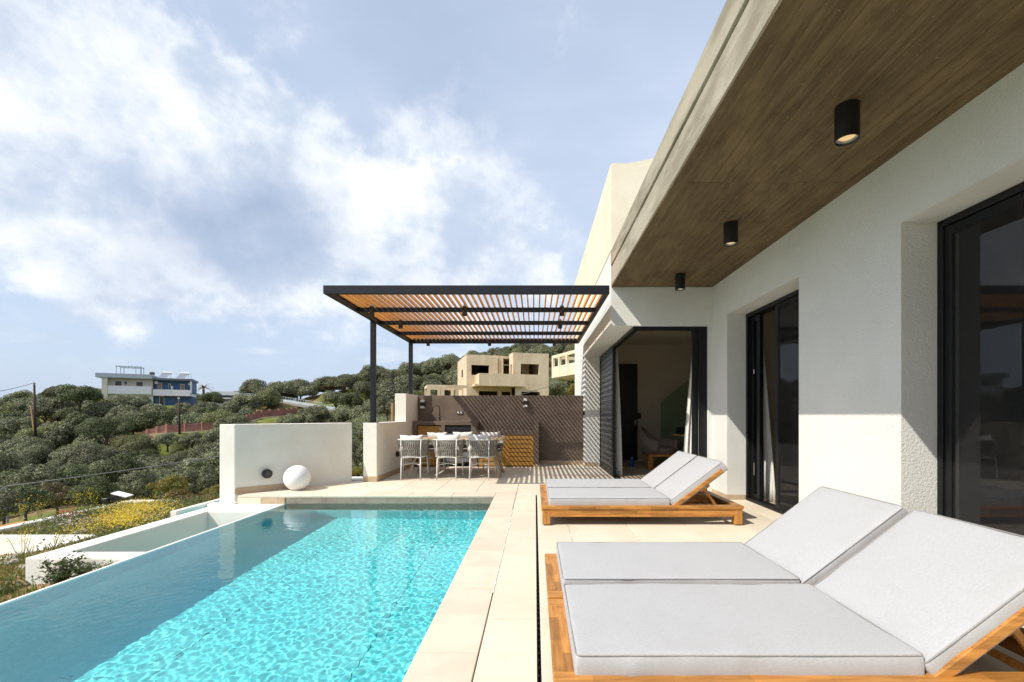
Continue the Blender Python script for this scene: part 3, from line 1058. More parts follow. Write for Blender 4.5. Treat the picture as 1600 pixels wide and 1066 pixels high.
# ================================================================== VILLA
villa = thing('villa', 'white stucco villa with a board marked concrete roof overhang above dark framed glass doors', 'house', (WX, 4.0, 0))
VO = Vector((WX, 4.0, 0))
def V(x0, x1, y0, y1, z0, z1):
    return box(x0 - VO.x, x1 - VO.x, y0 - VO.y, y1 - VO.y, z0, z1)
def vadd(mb, x0, x1, y0, y1, z0, z1):
    mb.box(x0 - VO.x, x1 - VO.x, y0 - VO.y, y1 - VO.y, z0, z1)
HEAD = 2.745
SOF = 3.30
D1 = (1.0, 3.53)
D2 = (4.90, 6.73)
WT = 0.45
mb = MB()
ys = [-4.0, D1[0], D1[1], D2[0], D2[1], WY]
vadd(mb, WX, WX + WT, -4.0, D1[0], -0.3, SOF - .002)
vadd(mb, WX, WX + WT, D1[0], D1[1], HEAD, SOF - .002)
vadd(mb, WX, WX + WT, D1[1], D2[0], -0.3, SOF - .002)
vadd(mb, WX, WX + WT, D2[0], D2[1], HEAD, SOF - .002)
vadd(mb, WX, WX + WT, D2[1], WY + .001, -0.3, SOF - .002)
# weld the co-planar blocks so that no seams show
me_w = mb.mesh('wall', 'stucco')
link('wall', me_w, villa)
LB = 2.685             # underside of lintels
UX = 1.22
mb = MB()
vadd(mb, UX + .48, WX, WY, WY + .30, LB, SOF + .5)                 # lintel over the front opening
vadd(mb, WX - .06, WX + WT, WY + .001, WY + .30, -0.3, SOF - .002)   # pier at the corner
mb.build('lintel', 'stucco', villa)
mb = MB()
vadd(mb, UX, UX + .48, WY, 14.0, LB, 3.9)
mb.build('side_lintel', 'stucco', villa)
mb = MB()
vadd(mb, UX + .002, 2.0, 11.12, 14.0, -0.3, LB)
mb.build('pillar', 'stucco', villa)
# upper storey with a parapet that rises to the right
T = Matrix.Translation(-VO)
prof = [(UX, 5.29), (UX + .25, 5.285), (UX + .5, 5.33), (UX + 1.2, 5.48), (UX + 5.5, 5.9)]
mb = MB()
k = len(prof)
base = len(mb.v)
for yy in (WY, 14.0):
    for (xx, zz) in prof:
        mb.v.append((xx, yy, 3.88))
        mb.v.append((xx, yy, zz))
for i in range(k - 1):
    a, b = 2 * i, 2 * i + 2
    o2 = 2 * k
    mb.f += [(a, b, b + 1, a + 1), (a + o2, a + 1 + o2, b + 1 + o2, b + o2), (a + 1, b + 1, b + 1 + o2, a + 1 + o2), (a, a + o2, b + o2, b)]
mb.f += [(0, 1, 1 + 2 * k, 2 * k), (2 * k - 2, 4 * k - 2, 4 * k - 1, 2 * k - 1)]
mb.xform(T).build('upper_storey', 'stucco_cream', villa)
# roof slab ---------------------------------------------------------------
mb = MB()
vadd(mb, UX, 9.0, -4.0, WY - .002, SOF + .02, 3.615)
vadd(mb, UX + .02, 9.0, -4.0, WY - .002, 3.615, 3.645)
vadd(mb, UX - .008, 9.0, -4.0, WY - .002, 3.645, 3.88)
slab = mb.build('roof_slab', 'fascia', villa, bevel=0.006)
random.seed(3)
nb = 15
bw = (WX - UX) / nb
for i in range(nb):
    x0 = UX + .002 + i * bw
    segs_y = [-4.0]
    segs_y += [0.6, 4.01]
    segs_y.append(WY - .003)
    for j in range(len(segs_y) - 1):
        dzb = random.uniform(-0.0035, 0.003)
        o = V(x0 + .0008, x0 + bw - .0008, segs_y[j] + .0005, segs_y[j + 1] - .0005, SOF + dzb * .6, SOF + .019).build('soffit_board', 'soffit', slab, bevel=0.0008)
# skirting of the house wall
mb = MB()
for bb_ in ((WX - .013, WX - .002, D1[1], D2[0], 0.001, 0.075), (WX - .013, WX - .002, D2[1], WY, 0.001, 0.075),
            (WX - .002, WX + .27, D2[1] - .013, D2[1] - .002, 0.001, 0.075), (WX - .002, WX + .27, D1[1] - .013, D1[1] - .002, 0.001, 0.075),
            (UX + .3, UX - .012, 11.105, 11.118, 0.001, 0.10)):
    V(*bb_).build('skirting', 'skirting', villa, bevel=0.002)
# door sills
mb = MB()
V(WX + .0, WX + .30, D2[0], D2[1], -0.3, 0.002).build('sill', 'tile', villa)
V(WX + .0, WX + .30, D1[0], D1[1], -0.3, 0.002).build('sill', 'tile', villa)

FX = 3.115
def sliding_door(y0, y1, leaf_edges, open_from, screen):
    f = MB()
    vadd(f, FX, FX + .16, y1 - .05, y1 - .002, 0.003, HEAD - .003)
    vadd(f, FX, FX + .16, y0 + .002, y0 + .05, 0.003, HEAD - .003)
    vadd(f, FX, FX + .16, y0 + .05, y1 - .05, HEAD - .055, HEAD - .003)
    vadd(f, FX - .01, FX + .16, y0 + .05, y1 - .05, 0.003, 0.03)
    door = f.build('sliding_door', 'frame', villa, bevel=0.003)
    for k in range(4):
        t = MB()
        vadd(t, FX + .004 + .04 * k, FX + .012 + .04 * k, y0 + .05, y1 - .05, 0.03, 0.045)
        t.build('track', 'frame', door)
    for k, (a, b) in enumerate(leaf_edges):
        xo = FX + .015 + .045 * (k % 3)
        s = MB()
        vadd(s, xo, xo + .04, a, a + .07, 0.032, HEAD - .06)
        vadd(s, xo, xo + .04, b - .07, b, 0.032, HEAD - .06)
        vadd(s, xo, xo + .04, a + .07, b - .07, 0.032, 0.11)
        vadd(s, xo, xo + .04, a + .07, b - .07, HEAD - .13, HEAD - .06)
        s.build('sash', 'frame', door, bevel=0.003)
        if b - a > .3:
            p = MB()
            vadd(p, xo + .016, xo + .022, a + .068, b - .068, 0.108, HEAD - .128)
            p.build('glass_pane', 'glass', door)
    for (a, b) in screen:
        p = MB()
        vadd(p, FX + .008, FX + .010, a, b, 0.05, HEAD - .07)
        p.build('insect_screen', 'screen', door)
    return door


d2 = sliding_door(D2[0], D2[1], [(4.95, 5.93), (6.44, 6.70), (6.50, 6.69)], 5.95, [(4.96, 5.86)])
MB().tube([(FX - .006 - VO.x, 6.46 - VO.y, 0.40), (FX - .006 - VO.x, 6.46 - VO.y, 0.58)], 0.006).build('handle', 'steel', d2)
MB().tube([(FX - .006 - VO.x, 6.46 - VO.y, 1.84), (FX - .006 - VO.x, 6.46 - VO.y, 1.90)], 0.008).build('handle', 'steel', d2)
d1 = sliding_door(D1[0], D1[1], [(2.30, 3.49), (1.04, 2.35)], 0, [(1.05, 3.40)])
# corner opening: frame heads, the stacked sashes on the right and the louvred shutter on the left
SX = 1.585
f = MB()
vadd(f, SX, 2.78, WY + .06, WY + .16, LB - .055, LB - .002)
vadd(f, SX, SX + .10, WY + .16, 11.1, LB - .055, LB - .002)
vadd(f, 2.70, 2.78, WY + .06, WY + .16, 0.003, LB - .055)
vadd(f, SX - .02, 2.70, WY + .05, WY + .17, 0.003, 0.02)
vadd(f, SX - .02, SX + .10, WY + .17, 11.1, 0.003, 0.02)
cd = f.build('corner_door_frame', 'frame', villa, bevel=0.003)
for k, (a, b) in enumerate(((2.545, 2.60), (2.607, 2.65), (2.657, 2.697))):
    s = MB()
    vadd(s, a, b, WY + .065 + .03 * (k % 2), WY + .115 + .03 * (k % 2), 0.021, LB - .057)
    s.build('sash', 'frame', cd, bevel=0.003)
sh = MB()
vadd(sh, SX - .03, SX + .03, 9.12, 9.26, 0.022, LB - .058)
vadd(sh, SX - .03, SX + .03, 10.86, 10.95, 0.022, LB - .058)
vadd(sh, SX - .025, SX + .025, 9.26, 10.86, 0.022, 0.17)
vadd(sh, SX - .025, SX + .025, 9.26, 10.86, LB - .16, LB - .058)
vadd(sh, SX + .004, SX + .012, 9.26, 10.86, 0.17, LB - .16)
shutter = sh.build('shutter', 'frame', villa, bevel=0.003)
nsl = 22
hh = (LB - .16 - .17) / nsl
for k in range(nsl):
    z0 = 0.17 + k * hh
    m_ = MB().quadbox([(SX - .022 - VO.x, 9.262 - VO.y, z0 + .003), (SX + .0 - VO.x, 9.262 - VO.y, z0 + .003), (SX + .0 - VO.x, 10.858 - VO.y, z0 + .003), (SX - .022 - VO.x, 10.858 - VO.y, z0 + .003),
                       (SX - .010 - VO.x, 9.262 - VO.y, z0 + hh - .002), (SX + .002 - VO.x, 9.262 - VO.y, z0 + hh - .002), (SX + .002 - VO.x, 10.858 - VO.y, z0 + hh - .002), (SX - .010 - VO.x, 10.858 - VO.y, z0 + hh - .002)])
    m_.build('slat', 'shutter', shutter)
MB().box(SX + .03 - VO.x, SX + .045 - VO.x, 9.13 - VO.y, 9.16 - VO.y, 2.36, 2.42).build('latch', 'steel', shutter)
# inside: floor, walls, ceiling, one big dark door, glass balustrade
mb = MB()
vadd(mb, WX + .30, 8.0, -4.0, WY + .3, -0.3, 0.004)
vadd(mb, SX + .11, 8.0, WY + .3, 12.6, -0.3, 0.004)
vadd(mb, SX + .11, 2.78, WY + .175, WY + .3, -0.3, 0.004)
mb.build('interior_floor', 'int_floor', villa)
mb = MB()
vadd(mb, 2.01, 8.0, 12.6, 12.8, 0, 3.6)          # back wall of the living room
vadd(mb, 8.0, 8.2, -4.0, 12.8, 0, 3.6)
vadd(mb, WX + WT, 8.0, -4.2, -4.0, 0, 3.6)
vadd(mb, WX + WT, 8.0, WY + .3 - .2, WY + .3, 0, 3.3)
vadd(mb, WX + WT, 8.0, 4.2, 4.3, 0, 3.3)
mb.build('interior_wall', 'int_wall', villa)
mb = MB()
vadd(mb, WX + WT, 8.0, -4.0, WY + .1, 3.0, 3.29)
vadd(mb, UX + .481, 8.0, WY + .302, 12.6, 3.2, 3.6)
mb.build('interior_ceiling', 'int_wall', villa)
idoor = V(2.25, 2.82, 12.52, 12.598, 0.006, 2.66).build('entrance_door', 'black', villa, bevel=0.004)
MB().box(2.74 - VO.x, 2.77 - VO.x, 12.48 - VO.y, 12.52 - VO.y, 1.0, 1.12).build('handle', 'steel', idoor)
V(2.83, 2.93, 12.57, 12.598, 1.15, 1.32).build('intercom_panel', 'black', villa, bevel=0.004)
p0, p1 = at(1032, 628, 12.3), at(1085, 586, 12.3)
mb = MB()
q = [(p0.x, 12.28, 0.1), (p1.x + 1.2, 12.28, 0.1), (p1.x + 1.2, 12.28, p1.z + 0.95), (p0.x, 12.28, p0.z)]
mb.quadbox([(a - VO.x, b - VO.y, c) for (a, b, c) in q] + [(a - VO.x, b - VO.y + .015, c) for (a, b, c) in q])
mb.build('glass_balustrade', 'clear_glass', villa)

# curtains ----------------------------------------------------------------
def curtain(label, pts_bottom, pts_top, ztop, zbot, folds=5, bulge=0.03):
    """a gathered cloth between a bottom line and a top line (x, y pairs)"""
    n, m_ = 36, 14
    V_, F_ = [], []
    (bx0, by0), (bx1, by1) = pts_bottom
    (tx0, ty0), (tx1, ty1) = pts_top
    L = math.hypot(bx1 - bx0, by1 - by0)
    nx_, ny_ = -(by1 - by0) / L, (bx1 - bx0) / L
    for j in range(m_ + 1):
        t_ = j / m_
        e = t_ ** 1.3
        for i in range(n + 1):
            s = i / n
            x_ = (bx0 + (bx1 - bx0) * s) * (1 - e) + (tx0 + (tx1 - tx0) * s) * e
            y_ = (by0 + (by1 - by0) * s) * (1 - e) + (ty0 + (ty1 - ty0) * s) * e
            off = bulge * (0.5 + 0.5 * (1 - t_)) * math.sin(s * folds * 2 * math.pi + 0.7 * math.sin(t_ * 3))
            V_.append((x_ + nx_ * off, y_ + ny_ * off, zbot + (ztop - zbot) * t_))
    for j in range(m_):
        for i in range(n):
            a = j * (n + 1) + i
            F_.append((a, a + 1, a + n + 2, a + n + 1))
    o = link('curtain', npmesh('curtain', V_, F_, 'curtain', True))
    so = o.modifiers.new('thickness', 'SOLIDIFY')
    so.thickness = 0.004
    return tag(o, label, 'curtain')


curtain('pale curtain hanging inside the half open sliding door next to the far loungers', [(3.40, 6.42), (3.40, 6.98)], [(3.40, 6.84), (3.40, 6.98)], 2.66, 0.02, 5)
curtain('pale curtain dimly visible behind the nearest dark glass door', [(3.45, 3.05), (3.45, 3.75)], [(3.45, 3.10), (3.45, 3.75)], 2.66, 0.02, 7)
curtain('pale curtain at the right side of the wide corner opening', [(2.50, 7.72), (2.80, 7.72)], [(2.70, 7.72), (2.80, 7.72)], 2.62, 0.02, 4)
curtain('pale curtain beside the louvred shutter at the left of the corner opening', [(1.66, 9.30), (1.77, 9.22)], [(1.66, 9.30), (1.68, 9.28)], 2.62, 0.02, 3, 0.02)

# ceiling spotlights ------------------------------------------------------
def spot(loc, label):
    t = thing('ceiling_spotlight', label, 'ceiling light', loc, 0, 'black cylinder lights under the roof overhang')
    MB().lathe([(0.072, 0), (0.072, -0.225), (0.066, -0.227), (0.062, -0.222), (0.062, -0.20)], n=32).build('lamp_body', 'black', t, smooth=False, bevel=0.0)
    MB().lathe([(0.062, -0.2005), (0.062, -0.216), (0.054, -0.216), (0.048, -0.202)], n=32).build('lamp_ring', 'steel', t)
    MB().lathe([(0.050, -0.2004), (0.046, -0.204), (0.0, -0.204)], n=24).build('lens', 'lamp_lens', t)
    return t


SP = [spot((2.07, 3.02, SOF), 'largest black cylinder ceiling light, nearest the camera under the concrete overhang')]
SP.append(dup(SP[0], (2.09, 4.86, SOF), label='middle black cylinder ceiling light above the half open sliding door'))
SP.append(dup(SP[0], (2.11, 6.62, SOF), label='farthest black cylinder ceiling light, next to the corner above the wide opening'))

# ================================================================== PERGOLA
PL, PR, PF, PB, PZ = -3.13, 1.10, 6.72, 11.42, 3.045
pg = thing('pergola', 'black steel pergola with orange wood slats over the outdoor dining area', 'pergola', ((PL + PR) / 2, 9.0, 0))
PO = Vector(((PL + PR) / 2, 9.0, 0))
def PGB(x0, x1, y0, y1, z0, z1, name, mat='anthracite', bev=0.004):
    return box(x0 - PO.x, x1 - PO.x, y0 - PO.y, y1 - PO.y, z0, z1).build(name, mat, pg, bevel=bev)
PGB(PL, PR, PF, PF + .06, PZ, PZ + .125, 'front_beam')
PGB(PL, PR, PB - .06, PB, PZ, PZ + .125, 'rear_beam')
PGB(PL, PL + .06, PF + .06, PB - .06, PZ, PZ + .125, 'side_beam')
PGB(PR - .06, PR, PF + .06, PB - .06, PZ, PZ + .125, 'side_beam')
for yy in (7.93, 9.05, 10.2):
    PGB(PL + .06, PR - .06, yy - .03, yy + .03, PZ + .003, PZ + .078, 'cross_beam')
for (xx, yy, z0) in ((PL + .045, 8.68, 1.107), (PL + .045, 11.3, 1.75)):
    PGB(xx - .045, xx + .045, yy - .045, yy + .045, z0, PZ - .001, 'post')
    PGB(xx - .08, xx + .08, yy - .08, yy + .08, z0 + .0005, z0 + .010, 'base_plate')
ns = 43
pitch = 0.0975
sl = box(-0.0105, 0.0105, -(PB - PF - .13) / 2, (PB - PF - .13) / 2, 0, 0.056).mesh('slat', 'slat_wood', bevel=0.002)
for i in range(ns):
    link('slat', sl, pg, (PL + .085 + pitch * i - PO.x, (PF + PB) / 2 - PO.y, PZ + .080))


def pspot(loc, label):
    t = thing('pergola_spotlight', label, 'spotlight', loc, 0, 'small black spotlights under the pergola')
    MB().box(-0.02, 0.02, -0.02, 0.02, -0.02, 0.0).tube([(-.03, 0, -.02), (-.03, 0, -.09)], 0.005, 6).tube([(.03, 0, -.02), (.03, 0, -.09)], 0.005, 6).box(-.035, .035, -.006, .006, -.026, -.018).build('bracket', 'steel', t)
    MB().lathe([(0.036, -0.035), (0.042, -0.045), (0.042, -0.185), (0.036, -0.188), (0.0, -0.180)], n=20).build('lamp_body', 'black', t)
    return t


zt_ = PZ + .08
ps = [pspot((at(581, 480, 7.72).x, 7.72, zt_), 'left spotlight of the front row under the pergola')]
for (px, yy, lab) in ((726, 7.72, 'middle spotlight of the front row under the pergola'), (878, 7.72, 'right spotlight of the front row under the pergola'),
                      (626, 8.85, 'left spotlight of the second row under the pergola'), (875, 8.85, 'right spotlight of the second row under the pergola'),
                      (669, 11.2, 'left spotlight of the rear row under the pergola'), (765, 11.2, 'middle spotlight of the rear row under the pergola'),
                      (866, 11.2, 'right spotlight of the rear row under the pergola')):
    ps.append(dup(ps[0], ((px - VX) / FPX * yy, yy, zt_ if yy < 11 else PZ + .10), label=lab))

# ================================================================== OUTDOOR KITCHEN
kt = thing('outdoor_kitchen', 'brown outdoor kitchen counter with golden wood doors and a black oven', 'kitchen counter', (-1.4, 11.1, 0))
KO = Vector((-1.4, 11.1, 0))
def KB(x0, x1, y0, y1, z0, z1):
    return box(x0 - KO.x, x1 - KO.x, y0 - KO.y, y1 - KO.y, z0, z1)
def kadd(mb, x0, x1, y0, y1, z0, z1):
    mb.box(x0 - KO.x, x1 - KO.x, y0 - KO.y, y1 - KO.y, z0, z1)
KF = 11.02
XL, XS, XR = -2.965, -1.40, 0.09
HT = 1.11
mb = MB()
kadd(mb, XL, XS, KF, KY - .002, HT - .10, HT)                       # high counter slab
kadd(mb, XL, -2.86, KF + .002, KY - .002, 0, HT - .10)
kadd(mb, -2.28, -2.18, KF + .002, KY - .002, 0, HT - .10)
kadd(mb, -1.55, XS - .002, KF + .002, KY - .002, 0, HT - .10)
kadd(mb, -2.86, -2.28, KF + .30, KY - .002, 0, HT - .10)
kadd(mb, -2.18, -1.55, KF + .35, KY - .002, 0, HT - .10)
mb.build('high_counter', 'micro', kt, bevel=0.004)
mb = MB()
kadd(mb, XS, XR - .12, KF, KY - .12, 0.77, 0.885)                    # low counter slab
kadd(mb, XS, XR - .12, KY - .118, KY - .002, 0.77, HT - .002)        # upstand
kadd(mb, XS, XR - .12, KF + .25, KY - .12, 0.0, 0.77)
mb.build('low_counter', 'micro', kt, bevel=0.004)
KB(XR - .12, XR, KF - .03, KY - .002, 0.06, HT).build('end_pillar', 'micro', kt, bevel=0.004)
KB(XR - .13, XR + .02, KF - .04, KY - .002, 0.001, 0.06).build('pillar_foot', 'skirting', kt, bevel=0.003)


def slotted_door(x0, x1, z0, z1, ns=6):
    m_ = MB()
    st = 0.10
    kadd(m_, x0, x0 + st, KF + .012, KF + .034, z0, z1)
    kadd(m_, x1 - st * .6, x1, KF + .012, KF + .034, z0, z1)
    h = (z1 - z0) / (ns + 1)
    for k in range(ns + 1):
        kadd(m_, x0 + st, x1 - st * .6, KF + .0125, KF + .034, z0 + h * k + (.009 if k else 0), z0 + h * (k + 1) - (.009 if k < ns else 0))
    d = m_.build('cabinet_door', 'cabinet', kt)
    m_ = MB()
    kadd(m_, x0 + .02, x1 - .02, KF + .036, KF + .05, z0 + .02, z1 - .02)
    m_.build('door_backing', 'black', d)
    return d


slotted_door(XS + .02, -0.735, 0.03, 0.762)
slotted_door(-0.73, XR - .125, 0.03, 0.762)
KB(-2.85, -2.29, KF + .04, KF + .06, 0.60, HT - .12).build('cabinet_door', 'cabinet', kt, bevel=0.003)
KB(-2.85, -2.29, KF + .04, KF + .06, 0.03, 0.59).build('cabinet_door', 'cabinet', kt, bevel=0.003)
ov = KB(-2.165, -1.565, KF + .03, KF + .33, 0.10, HT - .13).build('oven', 'oven', kt, bevel=0.006)
KB(-2.12, -1.61, KF + .0, KF + .028, 0.78, 0.80).build('oven_handle', 'steel', ov, bevel=0.004)
mb = MB()
kadd(mb, -2.165, -1.565, KF + .022, KF + .029, 0.845, HT - .135)
mb.build('control_panel', 'black', ov)
KB(-2.15, -1.58, KF + .02, KF + .029, 0.36, 0.74).build('oven_glass', 'oven', ov, bevel=0.003)
KB(-2.15, -1.58, KF + .02, KF + .029, 0.12, 0.34).build('drawer_front', 'steel', ov, bevel=0.003)
tp = thing('kitchen_tap', 'black gooseneck kitchen tap on the high left counter', 'tap', (at(687, 656, 11.25).x, 11.25, HT))
MB().lathe([(0.028, 0.0), (0.028, 0.02), (0.020, 0.05), (0.020, 0.10), (0.012, 0.12)], n=16).build('tap_base', 'black', tp)
arc = [(0, 0, 0.11), (0, 0, 0.28)] + [(-0.085 + 0.085 * math.cos(a), 0, 0.30 + 0.085 * math.sin(a)) for a in [math.pi * k / 10 for k in range(0, 11)]] + [(-0.172, 0, 0.24)]
MB().tube(arc, 0.011, 10).build('spout', 'black', tp, smooth=True)
MB().tube([(0.018, 0, 0.07), (0.05, 0, 0.12)], 0.006, 8).build('handle', 'black', tp)


def plate(name, px, py, label, n):
    p = at(px, py, KY)
    t = thing(name, label, 'power socket', (p.x, KY - .001, p.z))
    box(-0.075, 0.075, -0.012, 0, -0.04, 0.04).build('back_plate', 'black', t, bevel=0.004)
    for s in (-0.036, 0.036):
        MB().lathe([(0.030, 0), (0.030, 0.006), (0.022, 0.010), (0.0, 0.010)], n=18).xform(Matrix.Translation((s, -0.012, 0)) @ Matrix.Rotation(R(90), 4, 'X')).build('socket_cover', 'steel', t)
    return t


plate('power_socket', 719, 645.5, 'double power socket on the brown kitchen wall right of the tap', 2)


def updown(loc, label, rz=0.0):
    t = thing('wall_light', label, 'wall light', loc, rz, 'up and down wall lights of the outdoor kitchen')
    box(-0.05, 0.05, -0.10, 0, -0.045, 0.05).build('lamp_body', 'black', t, bevel=0.006)
    MB().box(-0.048, 0.048, -0.098, -0.004, 0.051, 0.11).build('upper_diffuser', 'plastic_white', t, bevel=0.006)
    MB().box(-0.048, 0.048, -0.098, -0.004, -0.105, -0.046).build('lower_diffuser', 'plastic_white', t, bevel=0.006)
    return t


u1 = updown((at(821, 630, KY).x, KY - .001, at(821, 630, KY).z), 'black and white wall light in the striped shade of the brown kitchen wall')
u2 = dup(u1, (-2.84, KY - .001, at(658, 632, KY).z), label='black and white wall light in the left corner of the brown kitchen wall')
# round bulkhead on the diagonal wall, and a small dark one beside the dining table
p = at(416, 740, 7.49)
bl = thing('wall_light', 'round black bulkhead light on the diagonal white wall left of the globe lamp', 'wall light', (p.x + .01, p.y - .01, p.z), math.atan2(0.733, 0.68))
rot = Matrix.Rotation(R(90), 4, 'X')
MB().lathe([(0.075, 0.0), (0.075, 0.055), (0.062, 0.065), (0.0, 0.066)], n=28).xform(rot).build('lamp_body', 'black', bl)
MB().lathe([(0.045, 0.067), (0.045, 0.072), (0.0, 0.073)], n=24).xform(rot).build('lens', 'window_dark', bl)
b2 = thing('wall_light', 'small dark bulkhead light low on the shaded side wall beside the left dining chair', 'wall light', (-2.967, 9.75, 0.42), R(90))
MB().lathe([(0.06, 0.0), (0.06, 0.05), (0.05, 0.06), (0.0, 0.061)], n=24).xform(Matrix.Scale(1, 4) @ rot).build('lamp_body', 'black', b2)
b3 = thing('wall_light', 'small black wall light on the villa pillar beside the end of the brown kitchen wall', 'wall light', (UX, 11.16, at(911, 646, 11.2).z), R(-90))
box(-0.03, 0.03, -0.05, 0, -0.05, 0.05).build('lamp_body', 'black', b3, bevel=0.005)

# ================================================================== DINING TABLE AND CHAIRS
tbx, tby = -1.62, 9.53
tb = thing('dining_table', 'long wood topped outdoor dining table with splayed legs under the pergola', 'table', (tbx, tby, 0))
for k in range(7):
    w = 0.92 / 7
    box(-0.98, 0.98, -0.46 + w * k + .002, -0.46 + w * (k + 1) - .002, 0.745, 0.775).build('plank', 'table_wood', tb, bevel=0.002)
MB().box(-0.95, 0.95, -0.42, -0.39, 0.69, 0.744).box(-0.95, 0.95, 0.39, 0.42, 0.69, 0.744).box(0.93, 0.981, -0.46, 0.46, 0.70, 0.744).box(-0.981, -0.93, -0.46, 0.46, 0.70, 0.744).build('table_frame', 'white_metal', tb, bevel=0.003)
for sx in (-1, 1):
    for sy in (-1, 1):
        MB().bar((sx * 0.70, sy * 0.28, 0.70), (sx * 0.93, sy * 0.40, 0.0), 0.05, 0.05).build('leg', 'leg_wood', tb, bevel=0.004)


def chair_mesh_parts(t):
    r = 0.011
    def U(a, rx, ry, y0, z):
        return (rx * math.cos(a), y0 - ry * math.sin(a), z)
    N = 26
    angs = [R(-28) + (R(208) - R(-28)) * i / N for i in range(N + 1)]
    top = [U(a, 0.305, 0.27, 0.0, 0.775 - 0.09 * max(0, -math.sin(a)) * 2) for a in angs]
    bot = [U(a, 0.255, 0.24, 0.0, 0.445) for a in angs]
    MB().tube(top, 0.013, 8).tube(bot, r, 8).build('back_rail', 'white_metal', t, smooth=True)
    # each leg
    for (x0, y0, x1, y1) in ((-0.18, -0.235, -0.185, -0.285), (0.18, -0.235, 0.185, -0.285), (-0.235, 0.19, -0.25, 0.24), (0.235, 0.19, 0.25, 0.24)):
        MB().tube([(x0, y0, 0.43), (x1, y1, 0.0)], [0.014, 0.012], 8).build('leg', 'white_metal', t, smooth=True)
    for s in (-1, 1):
        MB().tube([(s * 0.18, -0.235, 0.43), (s * 0.185, -0.262, 0.60), (s * 0.19, -0.235, 0.775)], 0.010, 8).build('back_post', 'white_metal', t, smooth=True)
    MB().tube([(-0.18, -0.235, 0.43), (0.18, -0.235, 0.43), (0.235, 0.19, 0.43), (-0.235, 0.19, 0.43)], 0.011, 8, closed=True).build('seat_frame', 'white_metal', t)
    MB().tube([(-0.183, -0.265, 0.29), (0, -0.03, 0.30), (0.243, 0.213, 0.29)], 0.008, 6).tube([(0.183, -0.265, 0.29), (0, -0.03, 0.30), (-0.243, 0.213, 0.29)], 0.008, 6).build('stretcher', 'white_metal', t)
    # woven straps: two leaning families crossing each other
    mb = MB()
    NS = 30
    for fam in (0, 1):
        for i in range(NS):
            f0 = (i + 0.5) / NS
            pts = []
            K_ = 8
            for k in range(K_ + 1):
                h = k / K_
                ff = f0 + (0.022 if fam == 0 else -0.022) * math.sin(h * math.pi * 2.0)
                ff = min(max(ff, 0.0), 1.0)
                a = R(-28) + R(236) * ff
                rx = 0.255 + 0.05 * h
                ry = 0.24 + 0.03 * h
                out = 1.0 + (0.022 * math.cos(h * math.pi * 3.0) * (1 if fam == 0 else -1))
                z = 0.445 + (0.33 - 0.18 * max(0, -math.sin(a))) * h
                pts.append((Vector((rx * math.cos(a) * out, -ry * math.sin(a) * out, z)), a))
            wd = 0.0145
            base = len(mb.v)
            for (q_, a) in pts:
                tg = Vector((-math.sin(a), -math.cos(a), 0))
                nn_ = Vector((math.cos(a), -math.sin(a), 0)) * 0.004
                mb.v += [tuple(q_ - tg * wd - nn_), tuple(q_ - nn_ * -1.6), tuple(q_ + tg * wd - nn_), tuple(q_ - nn_ * 2.0)]
            for k in range(K_):
                b0, b1 = base + 4 * k, base + 4 * k + 4
                for j in range(4):
                    j2 = (j + 1) % 4
                    mb.f.append((b0 + j, b0 + j2, b1 + j2, b1 + j))
    wv = mb.build('woven_back', 'rope', t, smooth=True, fixn=True)
    wv['kind'] = 'stuff'
    MB().prism([(0.24 * math.cos(2 * math.pi * k / 20), 0.0 - 0.22 * math.sin(2 * math.pi * k / 20)) for k in range(20)], 0.445, 0.50).build('seat', 'rope', t, bevel=0.015, segs=2)


def pillow_mesh(w, h, d):
    n = 14
    bm = bmesh.new()
    bmesh.ops.create_cube(bm, size=1.0)
    bmesh.ops.subdivide_edges(bm, edges=bm.edges, cuts=n, use_grid_fill=True)
    for v in bm.verts:
        x, y, z = v.co * 2
        e = (1 - abs(x) ** 3.0) * (1 - abs(z) ** 3.0)
        ear = 0.90 + 0.10 * max(abs(x), abs(z)) * min(abs(x), abs(z)) ** 2
        v.co = Vector((x * w / 2 * ear, y * d / 2 * (0.10 + 0.90 * max(e, 0) ** 0.55), z * h / 2 * ear))
        v.co += Vector((0, math.sin(x * 7 + z * 5) * 0.004, math.sin(x * 9) * 0.004))
    me = bpy.data.meshes.new('cushion')
    bm.to_mesh(me)
    bm.free()
    for p_ in me.polygons:
        p_.use_smooth = True
    me.materials.append(M['cushion'])
    return me


